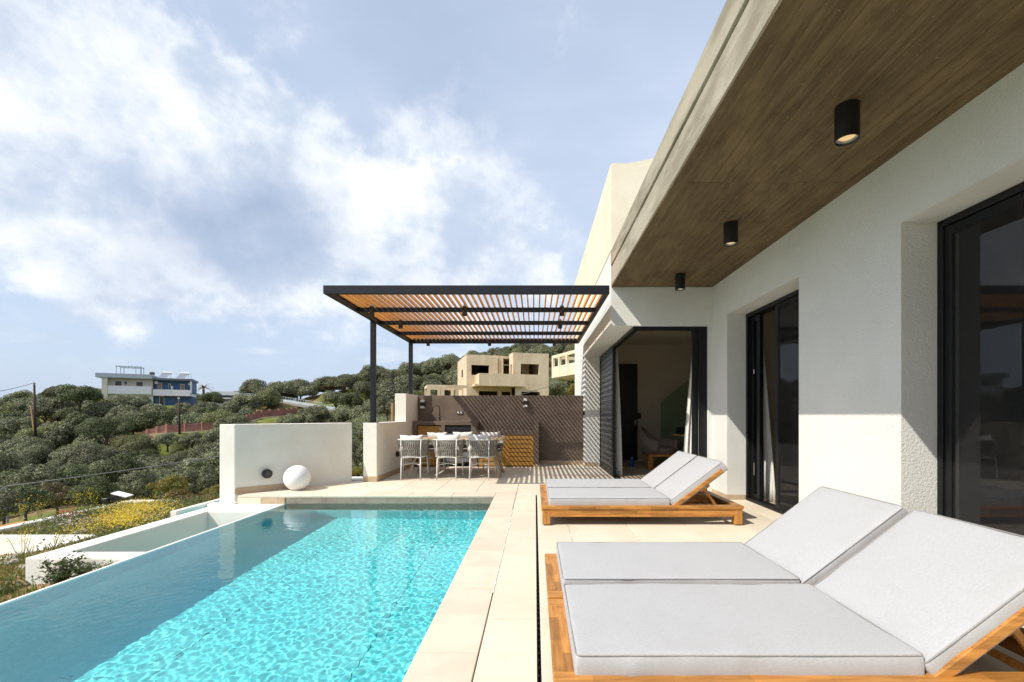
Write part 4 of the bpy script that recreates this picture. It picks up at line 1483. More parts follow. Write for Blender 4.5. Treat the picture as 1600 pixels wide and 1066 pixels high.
chair0 = thing('dining_chair', 'left dining chair of the front row, grey woven back on white legs', 'chair', (-2.41, 9.02, 0), R(4), 'woven dining chairs around the outdoor table')
chair_mesh_parts(chair0)
dup(chair0, (-1.71, 9.03, 0), R(1), 'middle dining chair of the front row, grey woven back on white legs')
dup(chair0, (-1.06, 9.02, 0), R(-3), 'right dining chair of the front row, grey woven back on white legs')
dup(chair0, (-2.25, 10.22, 0), R(180), 'left dining chair on the far side of the table, half hidden behind the front row')
dup(chair0, (-1.66, 10.24, 0), R(178), 'middle dining chair on the far side of the table, in front of the black oven')
dup(chair0, (-1.00, 10.22, 0), R(182), 'right dining chair on the far side of the table, before the slotted doors')
pm_ = pillow_mesh(0.46, 0.32, 0.16)
for (x_, y_, z_, rx, rz, lab) in (
        (-2.42, 8.89, 0.655, -14, 3, 'pale cushion leaning in the left chair of the front row'),
        (-1.70, 8.90, 0.668, -14, -2, 'pale cushion leaning in the middle chair of the front row'),
        (-1.08, 8.90, 0.672, -14, 2, 'pale cushion leaning in the right chair of the front row'),
        (-2.22, 10.36, 0.655, 14, 0, 'white cushion in the left chair on the far side of the table'),
        (-1.64, 10.38, 0.665, 14, 0, 'white cushion in the middle chair on the far side of the table'),
        (-1.02, 10.36, 0.665, 14, 0, 'grey shaded cushion in the right chair on the far side of the table')):
    o = link('cushion', pm_, None, (x_, y_, z_ + .055))
    o.rotation_euler = (R(rx), 0, R(rz))
    tag(o, lab, 'cushion', 'cushions on the dining chairs')

# ================================================================== GLOBE LAMP
gl = thing('globe_lamp', 'white globe floor lamp on the terrace in front of the diagonal wall', 'lamp', (-3.97, 7.60, 0))
prof = []
for k in range(25):
    a = -math.pi / 2 + math.pi * k / 24
    z_ = 0.205 + 0.21 * math.sin(a)
    r_ = 0.21 * math.cos(a)
    if z_ > 0.012:
        prof.append((max(r_, 0.0005), z_))
MB().lathe([(0.06, 0.012)] + prof, n=40).build('globe', 'lampwhite', gl, smooth=True)
MB().lathe([(0.085, 0.0), (0.085, 0.014), (0.0, 0.014)], n=28).build('lamp_foot', 'plastic_white', gl)

# ================================================================== LOUNGERS
LW, LL, LT = 0.81, 2.29, 0.223
HX = 1.475             # hinge, measured from the foot end
BA = R(37)


def lounger(loc, label):
    t = thing('sun_lounger', label, 'sun lounger', loc, 0, 'teak sun loungers on the terrace')
    bv = 0.004
    rw = 0.088
    box(0, LL, 0, rw, LT - .035, LT).build('side_rail', 'teak_x', t, bevel=bv)
    box(0, LL, LW - rw, LW, LT - .035, LT).build('side_rail', 'teak_x', t, bevel=bv)
    box(0, rw, rw + .0006, LW - rw - .0006, LT - .0352, LT - .0003).build('end_rail', 'teak_y', t, bevel=bv)
    box(LL - rw, LL, rw + .0006, LW - rw - .0006, LT - .0352, LT - .0003).build('end_rail', 'teak_y', t, bevel=bv)
    box(.10, LL - .10, .014, .040, LT - .125, LT - .0355).build('apron', 'teak_x', t, bevel=.002)
    box(.10, LL - .10, LW - .040, LW - .014, LT - .125, LT - .0355).build('apron', 'teak_x', t, bevel=.002)
    box(.014, .040, .10, LW - .10, LT - .125, LT - .0355).build('apron', 'teak_y', t, bevel=.002)
    box(LL - .040, LL - .014, .10, LW - .10, LT - .125, LT - .0355).build('apron', 'teak_y', t, bevel=.002)
    for (x_, y_) in ((.012, .012), (LL - .102, .012), (.012, LW - .102), (LL - .102, LW - .102)):
        lg = box(x_, x_ + .09, y_, y_ + .09, 0.012, LT - .0357).build('leg', 'teak_z', t, bevel=.004)
        box(x_ + .015, x_ + .075, y_ + .015, y_ + .075, 0.0, 0.0115).build('foot_pad', 'black', lg)
    # slatted bed
    for k in range(11):
        x_ = .13 + k * .125
        box(x_, x_ + .07, .041, LW - .041, LT - .075, LT - .057).build('bed_slat', 'teak_y', t, bevel=.002)
    # hinged back frame
    L_ = 0.74
    c, s = math.cos(BA), math.sin(BA)
    def along(a, y_, n_):
        return (HX + a * c - n_ * s, y_, LT - .045 + a * s + n_ * c)
    back = MB().bar(along(0.0, .065, 0), along(L_, .065, 0), 0.035, 0.045, up=(-s, 0, c)).build('back_frame', 'teak_x', t, bevel=.003)
    MB().bar(along(0.0, LW - .065, 0), along(L_, LW - .065, 0), 0.035, 0.045, up=(-s, 0, c)).build('back_frame', 'teak_x', t, bevel=.003)
    for k in range(6):
        a = .04 + k * .125
        MB().bar(along(a, .083, .005), along(a, LW - .083, .005), 0.06, 0.016, up=(-s, 0, c)).build('back_slat', 'teak_y', back, bevel=.002)
    for y_ in (.115, LW - .115):
        MB().bar(along(.40, y_, -.052), along(.53, y_, -.052), 0.04, 0.05, up=(-s, 0, c)).build('hinge_block', 'teak_x', back, bevel=.003)
    q0 = Vector(along(.46, 0, -.06))
    st_ = MB()
    for y_ in (.115, LW - .115):
        st_.bar((q0.x, y_ + .03, q0.z), (HX + .60, y_ + .03, LT - .085), 0.018, 0.03)
    st_.bar((HX + .60, .10, LT - .085), (HX + .60, LW - .10, LT - .085), 0.03, 0.03)
    st_.build('prop', 'teak_x', t, bevel=.002)
    bo = MB()
    for y_ in (.094, LW - .094):
        a = along(.47, y_, -.05)
        sgn = -1 if y_ < .3 else 1
        bo.tube([a, (a[0], a[1] + sgn * .004, a[2])], 0.007, 10)
    bo.tube([(1.43, .0145, LT - .055), (1.43, .010, LT - .055)], 0.006, 10)
    bo.build('bolt', 'steel', t)
    return t


def pad_mesh(L, Wd, T, seed, wr=1.0):
    """upholstered pad: x 0..L, y 0..Wd, z 0..T, soft edges, slight crown and creases"""
    rs = np.random.default_rng(seed)
    bm = bmesh.new()
    bmesh.ops.create_cube(bm, size=1.0)
    for v in bm.verts:
        v.co = Vector(((v.co.x + .5) * L, (v.co.y + .5) * Wd, (v.co.z + .5) * T))
    bmesh.ops.bevel(bm, geom=[e for e in bm.edges], offset=0.014, segments=3, affect='EDGES', profile=0.5)
    nxs = int(L / .035)
    for ax, n_, ln in ((0, nxs, L), (1, int(Wd / .035), Wd), (2, 3, T)):
        for k in range(1, n_):
            co = [0, 0, 0]
            no = [0, 0, 0]
            co[ax] = ln * k / n_
            no[ax] = 1
            bmesh.ops.bisect_plane(bm, geom=bm.verts[:] + bm.edges[:] + bm.faces[:], plane_co=co, plane_no=no)
    cr = [(rs.random() * L, rs.random() * 0.10 + .03, rs.normal(0, .5), rs.normal(0, 1)) for _ in range(int(10 * L))]
    ph = rs.random(8) * 6.28
    for v in bm.verts:
        x_, y_, z_ = v.co
        u_, w_ = 2 * x_ / L - 1, 2 * y_ / Wd - 1
        e = (1 - abs(u_) ** 4) * (1 - abs(w_) ** 4)
        if z_ > T * .5:
            v.co.z += 0.013 * e * (z_ / T) + 0.0030 * math.sin(7 * x_ + ph[0]) * math.sin(9 * y_ + ph[1]) + 0.0016 * math.sin(23 * x_ + 6 * y_ + ph[2]) * math.sin(17 * y_ - 5 * x_ + ph[3]) * (1 - e * .6)
        zz = math.sin(math.pi * min(max(z_ / T, 0), 1))
        side = zz * 0.004
        for (cx_, wd_, tilt, am) in cr:
            d_ = (x_ + tilt * (z_ - T / 2) - cx_) / (wd_ * .35)
            if abs(d_) < 3:
                side += wr * zz * 0.0040 * am * math.exp(-d_ * d_)
        if y_ < .02:
            v.co.y -= side
        elif y_ > Wd - .02:
            v.co.y += side
        if x_ < .02:
            v.co.x -= zz * .005
        elif x_ > L - .02:
            v.co.x += zz * .005
    bmesh.ops.recalc_face_normals(bm, faces=bm.faces)
    me = bpy.data.meshes.new('pad')
    bm.to_mesh(me)
    bm.free()
    for p_ in me.polygons:
        p_.use_smooth = True
    me.materials.append(M['fabric'])
    return me


def pipe_loop(L, Wd, z, r=0.0032):
    pts = []
    rc = 0.02
    for (cx_, cy_, a0) in ((L - rc, rc, -90), (L - rc, Wd - rc, 0), (rc, Wd - rc, 90), (rc, rc, 180)):
        for k in range(5):
            a = R(a0 + 90 * k / 4)
            pts.append((cx_ + rc * math.cos(a), cy_ + rc * math.sin(a), z))
    return pts


MT = 0.115
def mattress(loc, label, seed):
    t = thing('lounger_mattress', label, 'mattress', loc, 0, 'light grey mattresses on the sun loungers')
    w = LW - .045
    L1 = HX - .095
    seat = link('seat_pad', pad_mesh(L1, w, MT, seed), t, (0.0, 0.0, 0.0))
    MB().tube(pipe_loop(L1, w, MT - .003), 0.0030, 6, closed=True).tube(pipe_loop(L1, w, .004), 0.0030, 6, closed=True).build('piping', 'piping', seat)
    L2 = 0.755
    bk = link('back_pad', pad_mesh(L2, w, MT, seed + 50, 1.3), t, (L1 + .064, 0, -0.012))
    bk.rotation_euler = (0, -BA, 0)
    MB().tube(pipe_loop(L2, w, MT - .003), 0.0030, 6, closed=True).tube(pipe_loop(L2, w, .004), 0.0030, 6, closed=True).build('piping', 'piping', bk)
    return t


LGX = 0.072
rows_ = [(1.738, 'nearest', 1), (2.575, 'second', 2), (5.14, 'third', 3), (5.955, 'farthest', 4)]
lab_l = ['nearest teak sun lounger, its foot end by the drain at the bottom of the photo', 'teak sun lounger right behind the nearest one, beside the pale wall',
         'teak sun lounger of the far pair with its whole front rail in view', 'teak sun lounger of the far pair nearer the corner opening, mostly hidden by the other']
lab_m = ['largest light grey mattress, on the nearest sun lounger', 'light grey mattress on the lounger just behind the nearest one',
         'light grey mattress with a raised back on the front lounger of the far pair', 'light grey mattress on the back lounger of the far pair, nearest the corner opening']
for (yy, nm, sd), l1, l2 in zip(rows_, lab_l, lab_m):
    lounger((LGX, yy, 0), l1)
    mattress((LGX + .090, yy + (.062 if sd in (1, 3) else .066), LT - .036), l2, sd)

# ================================================================== INTERIOR THINGS
ac = thing('armchair', 'brownish boucle armchair seen through the wide corner opening', 'armchair', (3.03, 11.05, 0.004), R(-20))
mb = MB()
N = 26
ring = []
for k in range(N + 1):
    a_ = R(20) + R(250) * k / N
    up = 0.5 + 0.5 * math.cos(max(-math.pi, min(math.pi, (a_ - R(175)) * 2.2)))
    zt = 0.66 + 0.34 * up
    lean = 1.0 + 0.18 * up
    ring.append([(0.33 * math.cos(a_), 0.31 * math.sin(a_), 0.30), (0.42 * math.cos(a_), 0.40 * math.sin(a_), 0.30),
                 (0.45 * lean * math.cos(a_), 0.43 * math.sin(a_), zt - .03), (0.41 * lean * math.cos(a_), 0.39 * math.sin(a_), zt),
                 (0.36 * lean * math.cos(a_), 0.34 * math.sin(a_), zt - .03)])
for k in range(N + 1):
    mb.v += ring[k]
for k in range(N):
    for j in range(5):
        j2 = (j + 1) % 5
        mb.f.append((k * 5 + j, k * 5 + j2, (k + 1) * 5 + j2, (k + 1) * 5 + j))
mb.f += [tuple(range(5)), tuple(N * 5 + j for j in reversed(range(5)))]
mb.build('shell', 'armchair', ac, smooth=True, fixn=True)
MB().prism([(0.34 * math.cos(2 * math.pi * k / 20), 0.32 * math.sin(2 * math.pi * k / 20)) for k in range(20)], 0.28, 0.47).build('seat', 'armchair', ac, bevel=.04, segs=3)
for (x_, y_) in ((-.25, -.2), (.25, -.2), (-.25, .2), (.25, .2)):
    MB().tube([(x_ * .9, y_ * .9, .32), (x_, y_, 0)], .016, 8).build('leg', 'black', ac)
bn = thing('low_bench', 'low dark legged wooden bench in front of the armchair inside', 'bench', (2.75, 10.55, 0.004))
MB().box(-0.17, 0.45, -0.18, 0.18, 0.30, 0.35).build('bench_top', 'teak_x', bn, bevel=.004)
MB().box(-0.17, -0.05, -0.16, 0.16, 0.0, 0.299).build('side_panel', 'teak_z', bn, bevel=.004)
for y_ in (-.15, .15):
    MB().box(.40, .43, y_ - .015, y_ + .015, 0, .299).build('leg', 'black', bn)
bb = thing('water_bottle', 'small blue bottle on the floor by the low wooden bench inside', 'bottle', (2.34, 11.0, 0.004))
MB().lathe([(0.05, 0), (0.055, .03), (0.055, .17), (0.03, .20), (0.0, .21)], n=16).build('bottle_body', 'blue_plastic', bb, smooth=True)
MB().lathe([(0.022, .205), (0.022, .235), (0.0, .236)], n=14).build('cap', 'plastic_white', bb)
tt = thing('side_table', 'round wooden table inside behind the right curtain', 'table', (3.75, 10.9, 0.004))
MB().lathe([(0.46, .76), (0.46, .80), (0.0, .80)], n=32).build('tabletop', 'table_wood', tt)
MB().lathe([(0.22, 0), (0.20, .02), (0.03, .05), (0.03, .76)], n=18).build('pedestal', 'black', tt)
tr_ = thing('serving_tray', 'black tray with white plates on the wooden table inside', 'tray', (3.62, 10.75, 0.804))
MB().box(-.24, .24, -.15, .15, 0, .02).box(-.24, .24, -.15, -.13, .02, .16).box(-.24, .24, .13, .15, .02, .16).build('tray_body', 'black', tr_, bevel=.003)
MB().lathe([(0.08, .021), (0.13, .045), (0.13, .06), (0.0, .061)], n=24).build('plate', 'plastic_white', tr_)

# ================================================================== FAR HOUSES
def rooted(px, py, Y, rz):
    p_ = at(px, py, Y)
    return p_


# white house on the hill
th = R(30)
hp = Vector((-79.0, 84.0, 0))
wh = thing('white_house', 'cream and white house with a flat roof terrace on the hill crest at the left', 'house', (hp.x, hp.y, 2.6), th)
wh.scale = (.91, .91, 1)
def H(o, x0, x1, y0, y1, z0, z1, name, mat, parent=None):
    return box(x0, x1, y0, y1, z0 - 2.6, z1 - 2.6).build(name, mat, parent or o)
H(wh, 0, 7.2, 0, 8, 5.4, 8.15, 'upper_wall', 'house_cream')
H(wh, -0.05, 7.25, -0.05, 8, 1.5, 5.39, 'lower_wall', 'house_white')
H(wh, -0.5, 0.35, -1.3, 0.2, 2.0, 9.0, 'end_fin', 'house_cream')
H(wh, -1.4, 7.25, -1.5, 8.3, 8.16, 8.95, 'roof_slab', 'house_grey')
H(wh, 0.4, 7.2, -1.25, -1.1, 5.41, 6.7, 'balcony_parapet', 'house_white')
H(wh, 0.4, 7.2, -1.25, -0.06, 5.2, 5.405, 'balcony_slab', 'house_white')
for (a, b, c0, c1) in ((1.25, 2.25, 6.7, 7.6), (2.7, 3.1, 7.0, 7.6), (4.6, 5.6, 6.6, 7.55), (3.9, 4.4, 3.6, 4.7), (5.2, 6.1, 3.4, 4.9)):
    fr_ = box(a - .1, b + .1, -.09, -.055, c0 - 2.7, c1 - 2.5).build('window', 'house_white', wh)
    box(a, b, -.11, -.091, c0 - 2.6, c1 - 2.6).build('pane', 'window_dark', fr_)
rp = MB()
for (x_, y_) in ((1.2, 1), (1.2, 4), (2.4, 1), (5.0, 1), (5.0, 4), (4.3, 1), (4.6, 4)):
    rp.box(x_ - .06, x_ + .06, y_ - .06, y_ + .06, 8.96 - 2.6, 10.35 - 2.6)
rp.box(1.1, 5.1, .9, 1.05, 10.35 - 2.6, 10.5 - 2.6).box(1.1, 5.1, 3.95, 4.1, 10.35 - 2.6, 10.5 - 2.6)
for k in range(9):
    rp.box(1.1 + k * .48, 1.2 + k * .48, .7, 4.3, 10.5 - 2.6, 10.58 - 2.6)
rp.build('roof_pergola', 'house_grey', wh)
# blue house
bp_ = hp + Vector((math.cos(th) * 6.75, math.sin(th) * 6.75, 0))
bh = thing('blue_house', 'blue house with white balconies attached to the right of the cream house', 'house', (bp_.x, bp_.y, 2.6), th)
bh.scale = (.78, .91, 1)
H(bh, 0, 7.4, 0.5, 8, 5.6, 8.0, 'upper_wall', 'house_blue')
H(bh, 0, 7.4, 0.6, 8, 2.0, 5.0, 'lower_wall', 'house_blue')
H(bh, -0.1, 7.8, -0.9, 8.2, 8.01, 8.4, 'roof_slab', 'roof_dark')
H(bh, 0, 7.3, -0.9, 8, 5.01, 5.59, 'balcony_slab', 'house_white')
H(bh, 0, 7.3, -0.9, -0.75, 5.6, 6.2, 'balcony_parapet', 'house_white')
H(bh, 0.3, 1.6, -0.9, -0.5, 2.0, 3.4, 'stair_parapet', 'house_white')
H(bh, 3.5, 3.7, -0.9, 0.49, 5.6, 6.9, 'divider_wall', 'house_white')
H(bh, 7.3, 7.45, -0.9, 0.5, 5.6, 8.0, 'end_wall', 'house_white')
for (a, b, c0, c1, m_) in ((0.75, 1.35, 5.75, 7.45, 'wood_door'), (2.75, 3.1, 6.5, 7.3, 'window_dark'), (5.15, 5.85, 5.7, 7.3, 'wood_door'), (1.0, 1.8, 3.0, 4.8, 'window_dark')):
    fr_ = box(a - .08, b + .08, 0.44, 0.495, c0 - 2.6, c1 - 2.5).build('door' if m_ == 'wood_door' else 'window', 'house_white', bh)
    box(a, b, 0.41, 0.439, c0 - 2.6, c1 - 2.6).build('panel', m_, fr_)
box(0.1, 0.7, 0.1, 0.49, 7.3 - 2.6, 7.8 - 2.6).build('air_conditioner', 'plastic_white', bh)
box(6.7, 7.2, 0.1, 0.49, 7.2 - 2.6, 7.7 - 2.6).build('air_conditioner', 'plastic_white', bh)
box(7.1, 7.22, 1, 1.12, 8.41 - 2.6, 9.6 - 2.6).build('chimney', 'house_white', bh)


def heater(x_, label, tilt, px):
    b_ = bp_ + Vector((math.cos(th) * x_ * .8, math.sin(th) * x_ * .8, 0)) + Vector((-math.sin(th) * 2, math.cos(th) * 2, 0))
    t = thing('solar_water_heater', label, 'solar water heater', (b_.x, b_.y, 8.4), th)
    m_ = MB().quadbox([(-.9, -.6, .2), (.5, -.6, .2), (.5, -.52, .25), (-.9, -.52, .25), (-.4, .5, 1.15), (1.0, .5, 1.15), (1.0, .58, 1.2), (-.4, .58, 1.2)])
    m_.build('collector_panel', 'steel', t)
    MB().tube([(-.3, .7, 1.25), (1.1, .7, 1.25)], .24, 12).build('tank', 'plastic_white', t)
    MB().box(-.35, -.3, .4, .7, 0, 1.1).box(.95, 1.0, .4, .7, 0, 1.1).build('stand', 'steel', t)
    return t


heater(1.5, 'solar water heater on the left half of the blue house roof', 0, 0)
heater(5.0, 'solar water heater on the right half of the blue house roof', 0, 0)
kb = hp + Vector((math.cos(th) * 6.3, math.sin(th) * 6.3, 0))
tk = thing('water_tank', 'small brown water tank on the roof edge of the cream house', 'water tank', (kb.x, kb.y, 8.95), th)
MB().tube([(-.35, 1, .38), (.35, 1, .38)], .3, 12).build('tank', 'bark', tk)
box(-.3, .3, .8, 1.2, 0, .15).build('stand', 'steel', tk)

# low white building right of the blue house
lp = at(331, 632, 94)
lh = thing('low_white_house', 'low white flat roofed building among trees right of the blue house', 'house', (lp.x, lp.y, lp.z), R(25))
box(0, 8.2, 0, 5, 0, 1.9).build('wall', 'house_blue', lh)
box(-.2, 8.6, -.6, 5.2, 1.91, 2.7).build('roof_slab', 'house_white', lh)
box(-.6, 5.2, -2.2, -2.0, -0.6, 0.35).build('terrace_parapet', 'house_white', lh)
for (a, b) in ((.6, 1.6), (3.2, 5.0)):
    box(a, b, -.06, -.002, .2, 1.6).build('window', 'window_dark', lh)

# guard wall along the road
gwall = thing('road_guard_wall', 'low whitewashed guard wall with a rail along the curved hill road', 'guard wall', (ROAD[0].x, ROAD[0].y, ROAD[0].z))
mb = MB()
rl = MB()
off = Vector((0.0, 1.9, 0))
for a, b in zip(ROAD[3:-1], ROAD[4:]):
    a2, b2 = a + off - ROAD[0], b + off - ROAD[0]
    mb.quadbox([a2 + Vector((0, -.15, -.4)), b2 + Vector((0, -.15, -.4)), b2 + Vector((0, .15, -.4)), a2 + Vector((0, .15, -.4)),
                a2 + Vector((0, -.15, .45)), b2 + Vector((0, -.15, .45)), b2 + Vector((0, .15, .45)), a2 + Vector((0, .15, .45))])
    rl.tube([a2 + Vector((0, 0, .45)), a2 + Vector((0, 0, .95))], .05, 6)
    rl.tube([a2 + Vector((0, 0, .92)), b2 + Vector((0, 0, .92))], .035, 6)
mb.build('wall', 'house_grey', gwall, fixn=True)
rl.build('railing', 'house_grey', gwall)
pw = thing('retaining_wall', 'long pink stone retaining wall with pillars on the slope below the blue house', 'wall', (PINK[0].x, PINK[0].y, PINK[0].z))
mb = MB()
kb_ = MB()
nP = len(PINK)
for k, (a, b) in enumerate(zip(PINK[:-1], PINK[1:])):
    h0, h1 = 1.15 * min(1, .35 + k / 14), 1.15 * min(1, .35 + (k + 1) / 14)
    a2, b2 = a - PINK[0], b - PINK[0]
    mb.quadbox([a2 + Vector((0, 0, -.3)), b2 + Vector((0, 0, -.3)), b2 + Vector((0, .3, -.3)), a2 + Vector((0, .3, -.3)),
                a2 + Vector((0, 0, h0)), b2 + Vector((0, 0, h1)), b2 + Vector((0, .3, h1)), a2 + Vector((0, .3, h0))])
    kb_.quadbox([a2 + Vector((0, -.5, -.5)), b2 + Vector((0, -.5, -.5)), b2 + Vector((0, -.005, -.5)), a2 + Vector((0, -.005, -.5)),
                 a2 + Vector((0, -.5, .06)), b2 + Vector((0, -.5, .06)), b2 + Vector((0, -.005, .06)), a2 + Vector((0, -.005, .06))])
    if k % 4 == 2:
        box(a2.x - .14, a2.x + .14, a2.y - .06, a2.y + .36, a2.z - .3, a2.z + h0 + .14).build('pillar', 'pink', pw)
mb.build('wall', 'pink', pw, fixn=True)
kb_.build('kerb', 'concrete_raw', pw, fixn=True)

# concrete shell house -----------------------------------------------------
rz = R(17)
q = at(729, 649, 46)
cs = thing('concrete_house', 'unfinished bare concrete house with empty windows above the brown kitchen wall', 'house', (q.x, q.y, 0), rz)
k_ = 1.06
def zz(zy):
    return 8.31 - 0.01132 * zy
def xx(zx):
    return (zx - 395) * 0.01132 * k_
def CS(x0, x1, y0, y1, z0, z1, name, mat='concrete_raw'):
    return box(x0, x1, y0, y1, z0, z1).build(name, mat, cs)
def wall_with_hole(x0, x1, y0, z0, z1, holes, th_=0.25):
    """front wall (facing -y) made of strips round the holes"""
    m_ = MB()
    xs_ = sorted(holes)
    cur = x0
    for (a, b, c, d) in xs_:
        if a > cur:
            m_.box(cur, a, y0, y0 + th_, z0, z1)
        m_.box(a, b, y0, y0 + th_, z0, c)
        m_.box(a, b, y0, y0 + th_, d, z1)
        cur = b
    m_.box(cur, x1, y0, y0 + th_, z0, z1)
    return m_
S0 = zz(350)
top = zz(80)
topB = zz(65)
wall_with_hole(xx(395), xx(712), 0, S0, top, [(xx(436), xx(588), zz(262), zz(172))]).build('front_wall', 'concrete_raw', cs)
wall_with_hole(xx(785), xx(1080), -1.6, S0, topB, [(xx(832), xx(994), zz(258), zz(163))]).build('front_wall', 'concrete_raw', cs)
wall_with_hole(xx(395), xx(785), 0.0, -1.0, S0 - .01, [(xx(500), xx(662), 0, zz(405)), (xx(697), xx(778), 0, zz(408))]).build('front_wall', 'concrete_raw', cs)
wall_with_hole(xx(785), xx(1080), -1.6, -1.0, S0 - .01, [(xx(838), xx(1003), 0, zz(414))]).build('front_wall', 'concrete_raw', cs)
# side wall of the projecting block with a doorway onto the balcony
mb = MB()
x_ = xx(785)
mb.box(x_ - .25, x_ - .001, -1.6, -1.15, S0, topB)
mb.box(x_ - .25, x_ - .001, -0.45, -0.001, S0, topB)
mb.box(x_ - .25, x_ - .001, -1.15, -0.45, zz(165), topB)
mb.build('side_wall', 'concrete_raw', cs)
CS(xx(395), xx(395) + .25, .251, 7.0, -1.0, top, 'side_wall')
CS(xx(395) - .03, xx(395) - .001, 2.6, 3.4, zz(262), zz(195), 'window_opening', 'dark_room')
CS(xx(395) + .25, xx(785), .251, 7.0, top - .25, top - .002, 'roof_slab')
CS(xx(785), xx(1080), -1.349, 7.0, topB - .25, topB - .002, 'roof_slab')
CS(xx(1080) - .25, xx(1080), -1.349, 7.0, -1.0, topB - .251, 'side_wall')
CS(xx(395) + .25, xx(1080) - .25, 6.8, 7.0, -1.0, top - .251, 'back_wall')
CS(xx(395) + .25, xx(1080) - .25, .251, 6.8, S0 - .2, S0, 'floor_slab')
CS(xx(785), xx(1080) - .25, -1.349, .25, S0 - .2, S0, 'floor_slab')
CS(xx(600), xx(610), .5, 6.8, S0, top - .26, 'inner_wall', 'dark_room')
CS(xx(870), xx(1000), 2.4, 2.5, S0, topB - .26, 'inner_wall')
CS(xx(880), xx(935), 2.35, 2.39, S0, zz(195), 'door_opening', 'dark_room')
CS(xx(395) + .26, xx(1080) - .26, 1.6, 1.7, -1.0, S0 - .21, 'inner_wall', 'dark_room')
# balcony
CS(xx(440), xx(850), -2.0, -.001 - 1.601 + 1.6, S0 - .22, S0 - .012, 'balcony_slab')
CS(xx(470), xx(855), -2.15, -2.001, S0 - .22, zz(262), 'balcony_parapet')
CS(xx(470), xx(470) + .15, -2.0, -.002, S0 - .011, zz(262), 'balcony_parapet')
rb = MB()
for (zx_, y_) in ((700, .3), (704, 1.0), (712, .5), (640, 6.6), (655, 6.5), (900, 3.0)):
    rb.tube([(xx(zx_), y_, top - .1), (xx(zx_) + .05, y_, top + .75)], .02, 5)
rb.build('rebar', 'bark', cs)['kind'] = 'stuff'
MB().tube([(xx(668), -.06, top - .3), (xx(668), -.06, S0 + .6)], .03, 6).build('drain_pipe', 'dark_room', cs)
# low frame to the left
mb = MB()
for (a, b) in ((105, 165), (215, 222), (330, 352)):
    mb.box(xx(a) - .5, xx(a) - .2, -1.5, -1.2, -1.0, zz(388))
    mb.box(xx(a) - .5, xx(a) - .2, 2.5, 2.8, -1.0, zz(388))
mb.box(xx(105) - .5, xx(395), -1.5, -1.2, zz(388), zz(365))
mb.box(xx(105) - .5, xx(395), 2.5, 2.8, zz(388), zz(365))
mb.box(xx(105) - .5, xx(105) - .2, -1.199, 2.499, zz(388), zz(365))
mb.build('porch_frame', 'concrete_raw', cs)
# second shell at the right -------------------------------------------------
qa, qb = at(862, 649, 38), at(914, 649, 33)
ang = math.atan2(qb.y - qa.y, qb.x - qa.x)
Lw = (qb - qa).length
c2 = thing('concrete_house', 'white unfinished house with an open framed balcony squeezed between the concrete shell and the villa', 'house', (qa.x, qa.y, 0), ang)
def C2(x0, x1, y0, y1, z0, z1, name, mat='shell_cream'):
    return box(x0, x1, y0, y1, z0, z1).build(name, mat, c2)
C2(0, Lw + 3, 0, .18, 4.35, 5.25, 'balcony_parapet')
C2(0, .2, .181, 3.5, 4.35, 5.25, 'balcony_parapet')
C2(0.0, Lw + 3, .181, 5, 4.25, 4.349, 'balcony_slab')
C2(0, .25, 0, .18, 5.25, 5.95, 'post')
C2(1.15, 1.4, 0, .18, 5.25, 5.95, 'post')
C2(2.45, 2.7, 0, .18, 5.25, 5.95, 'post')
C2(0, Lw + 3, 0, .2, 5.951, 6.2, 'top_beam')
C2(0, .2, .201, 3.5, 5.951, 6.2, 'top_beam')
C2(1.6, Lw + 6, 3.5, 7, 4.35, 8.2, 'upper_wall')
C2(2.2, 2.6, 3.44, 3.499, 4.5, 6.0, 'door_opening', 'dark_room')
C2(1.0, Lw + 6, 1.8, 7, -1.0, 4.249, 'lower_wall', 'concrete_raw')
C2(1.3, 2.2, 1.74, 1.799, 1.5, 3.6, 'door_opening', 'dark_room')
C2(2.6, 3.0, 1.70, 1.799, 1.0, 4.0, 'pilaster', 'house_white')

# ================================================================== POLES AND CABLES
def pole(px, ytop, ybot, Y, r, label, mat='pole_wood'):
    a = at(px, ytop, Y)
    g_ = at(px + (ybot - ytop) * 0.022, ybot, Y)
    t = thing('utility_pole', label, 'utility pole', (g_.x, g_.y, g_.z - .4))
    MB().tube([(0, 0, 0), (a.x - g_.x, 0, a.z - g_.z + .4)], [r * 1.15, r * .8], 10).build('pole_shaft', mat, t, smooth=True)
    top_ = Vector((a.x - g_.x, 0, a.z - g_.z + .2))
    MB().tube([top_ + Vector((-.12, -.1, 0)), top_ + Vector((.25, -.1, .0))], .03, 8).build('cross_pin', 'steel', t)
    return t, a


t1, top1 = pole(53.5, 598, 678, 60, 0.13, 'tall dark wooden utility pole standing out against the sky at the far left')
st = at(48, 634, 61)
sg = at(53.5, 676, 60.5)
tag(MB().tube([(0, 0, 0), tuple(st - sg)], .09, 8).build('stay_pole', 'stay_wood', None, loc=sg), 'short pale leaning stay pole beside the tall utility pole', 'stay pole')
t2, top2 = pole(279.5, 620, 678, 62, 0.13, 'dark utility pole in front of the pink retaining wall below the blue house')
p3 = at(10, 760, 17)
g3 = at(12, 800, 17)
t3 = thing('cable_post', 'thin grey cable post among the bushes at the left edge beyond the garden', 'post', (g3.x, g3.y, g3.z - .5))
MB().tube([(0, 0, 0), (p3.x - g3.x, 0, p3.z - g3.z + .5)], .035, 8).build('post_shaft', 'cable', t3)
MB().tube([(p3.x - g3.x - .09, 0, p3.z - g3.z + .35), (p3.x - g3.x + .05, 0, p3.z - g3.z + .45)], .015, 6).build('bracket', 'cable', t3)


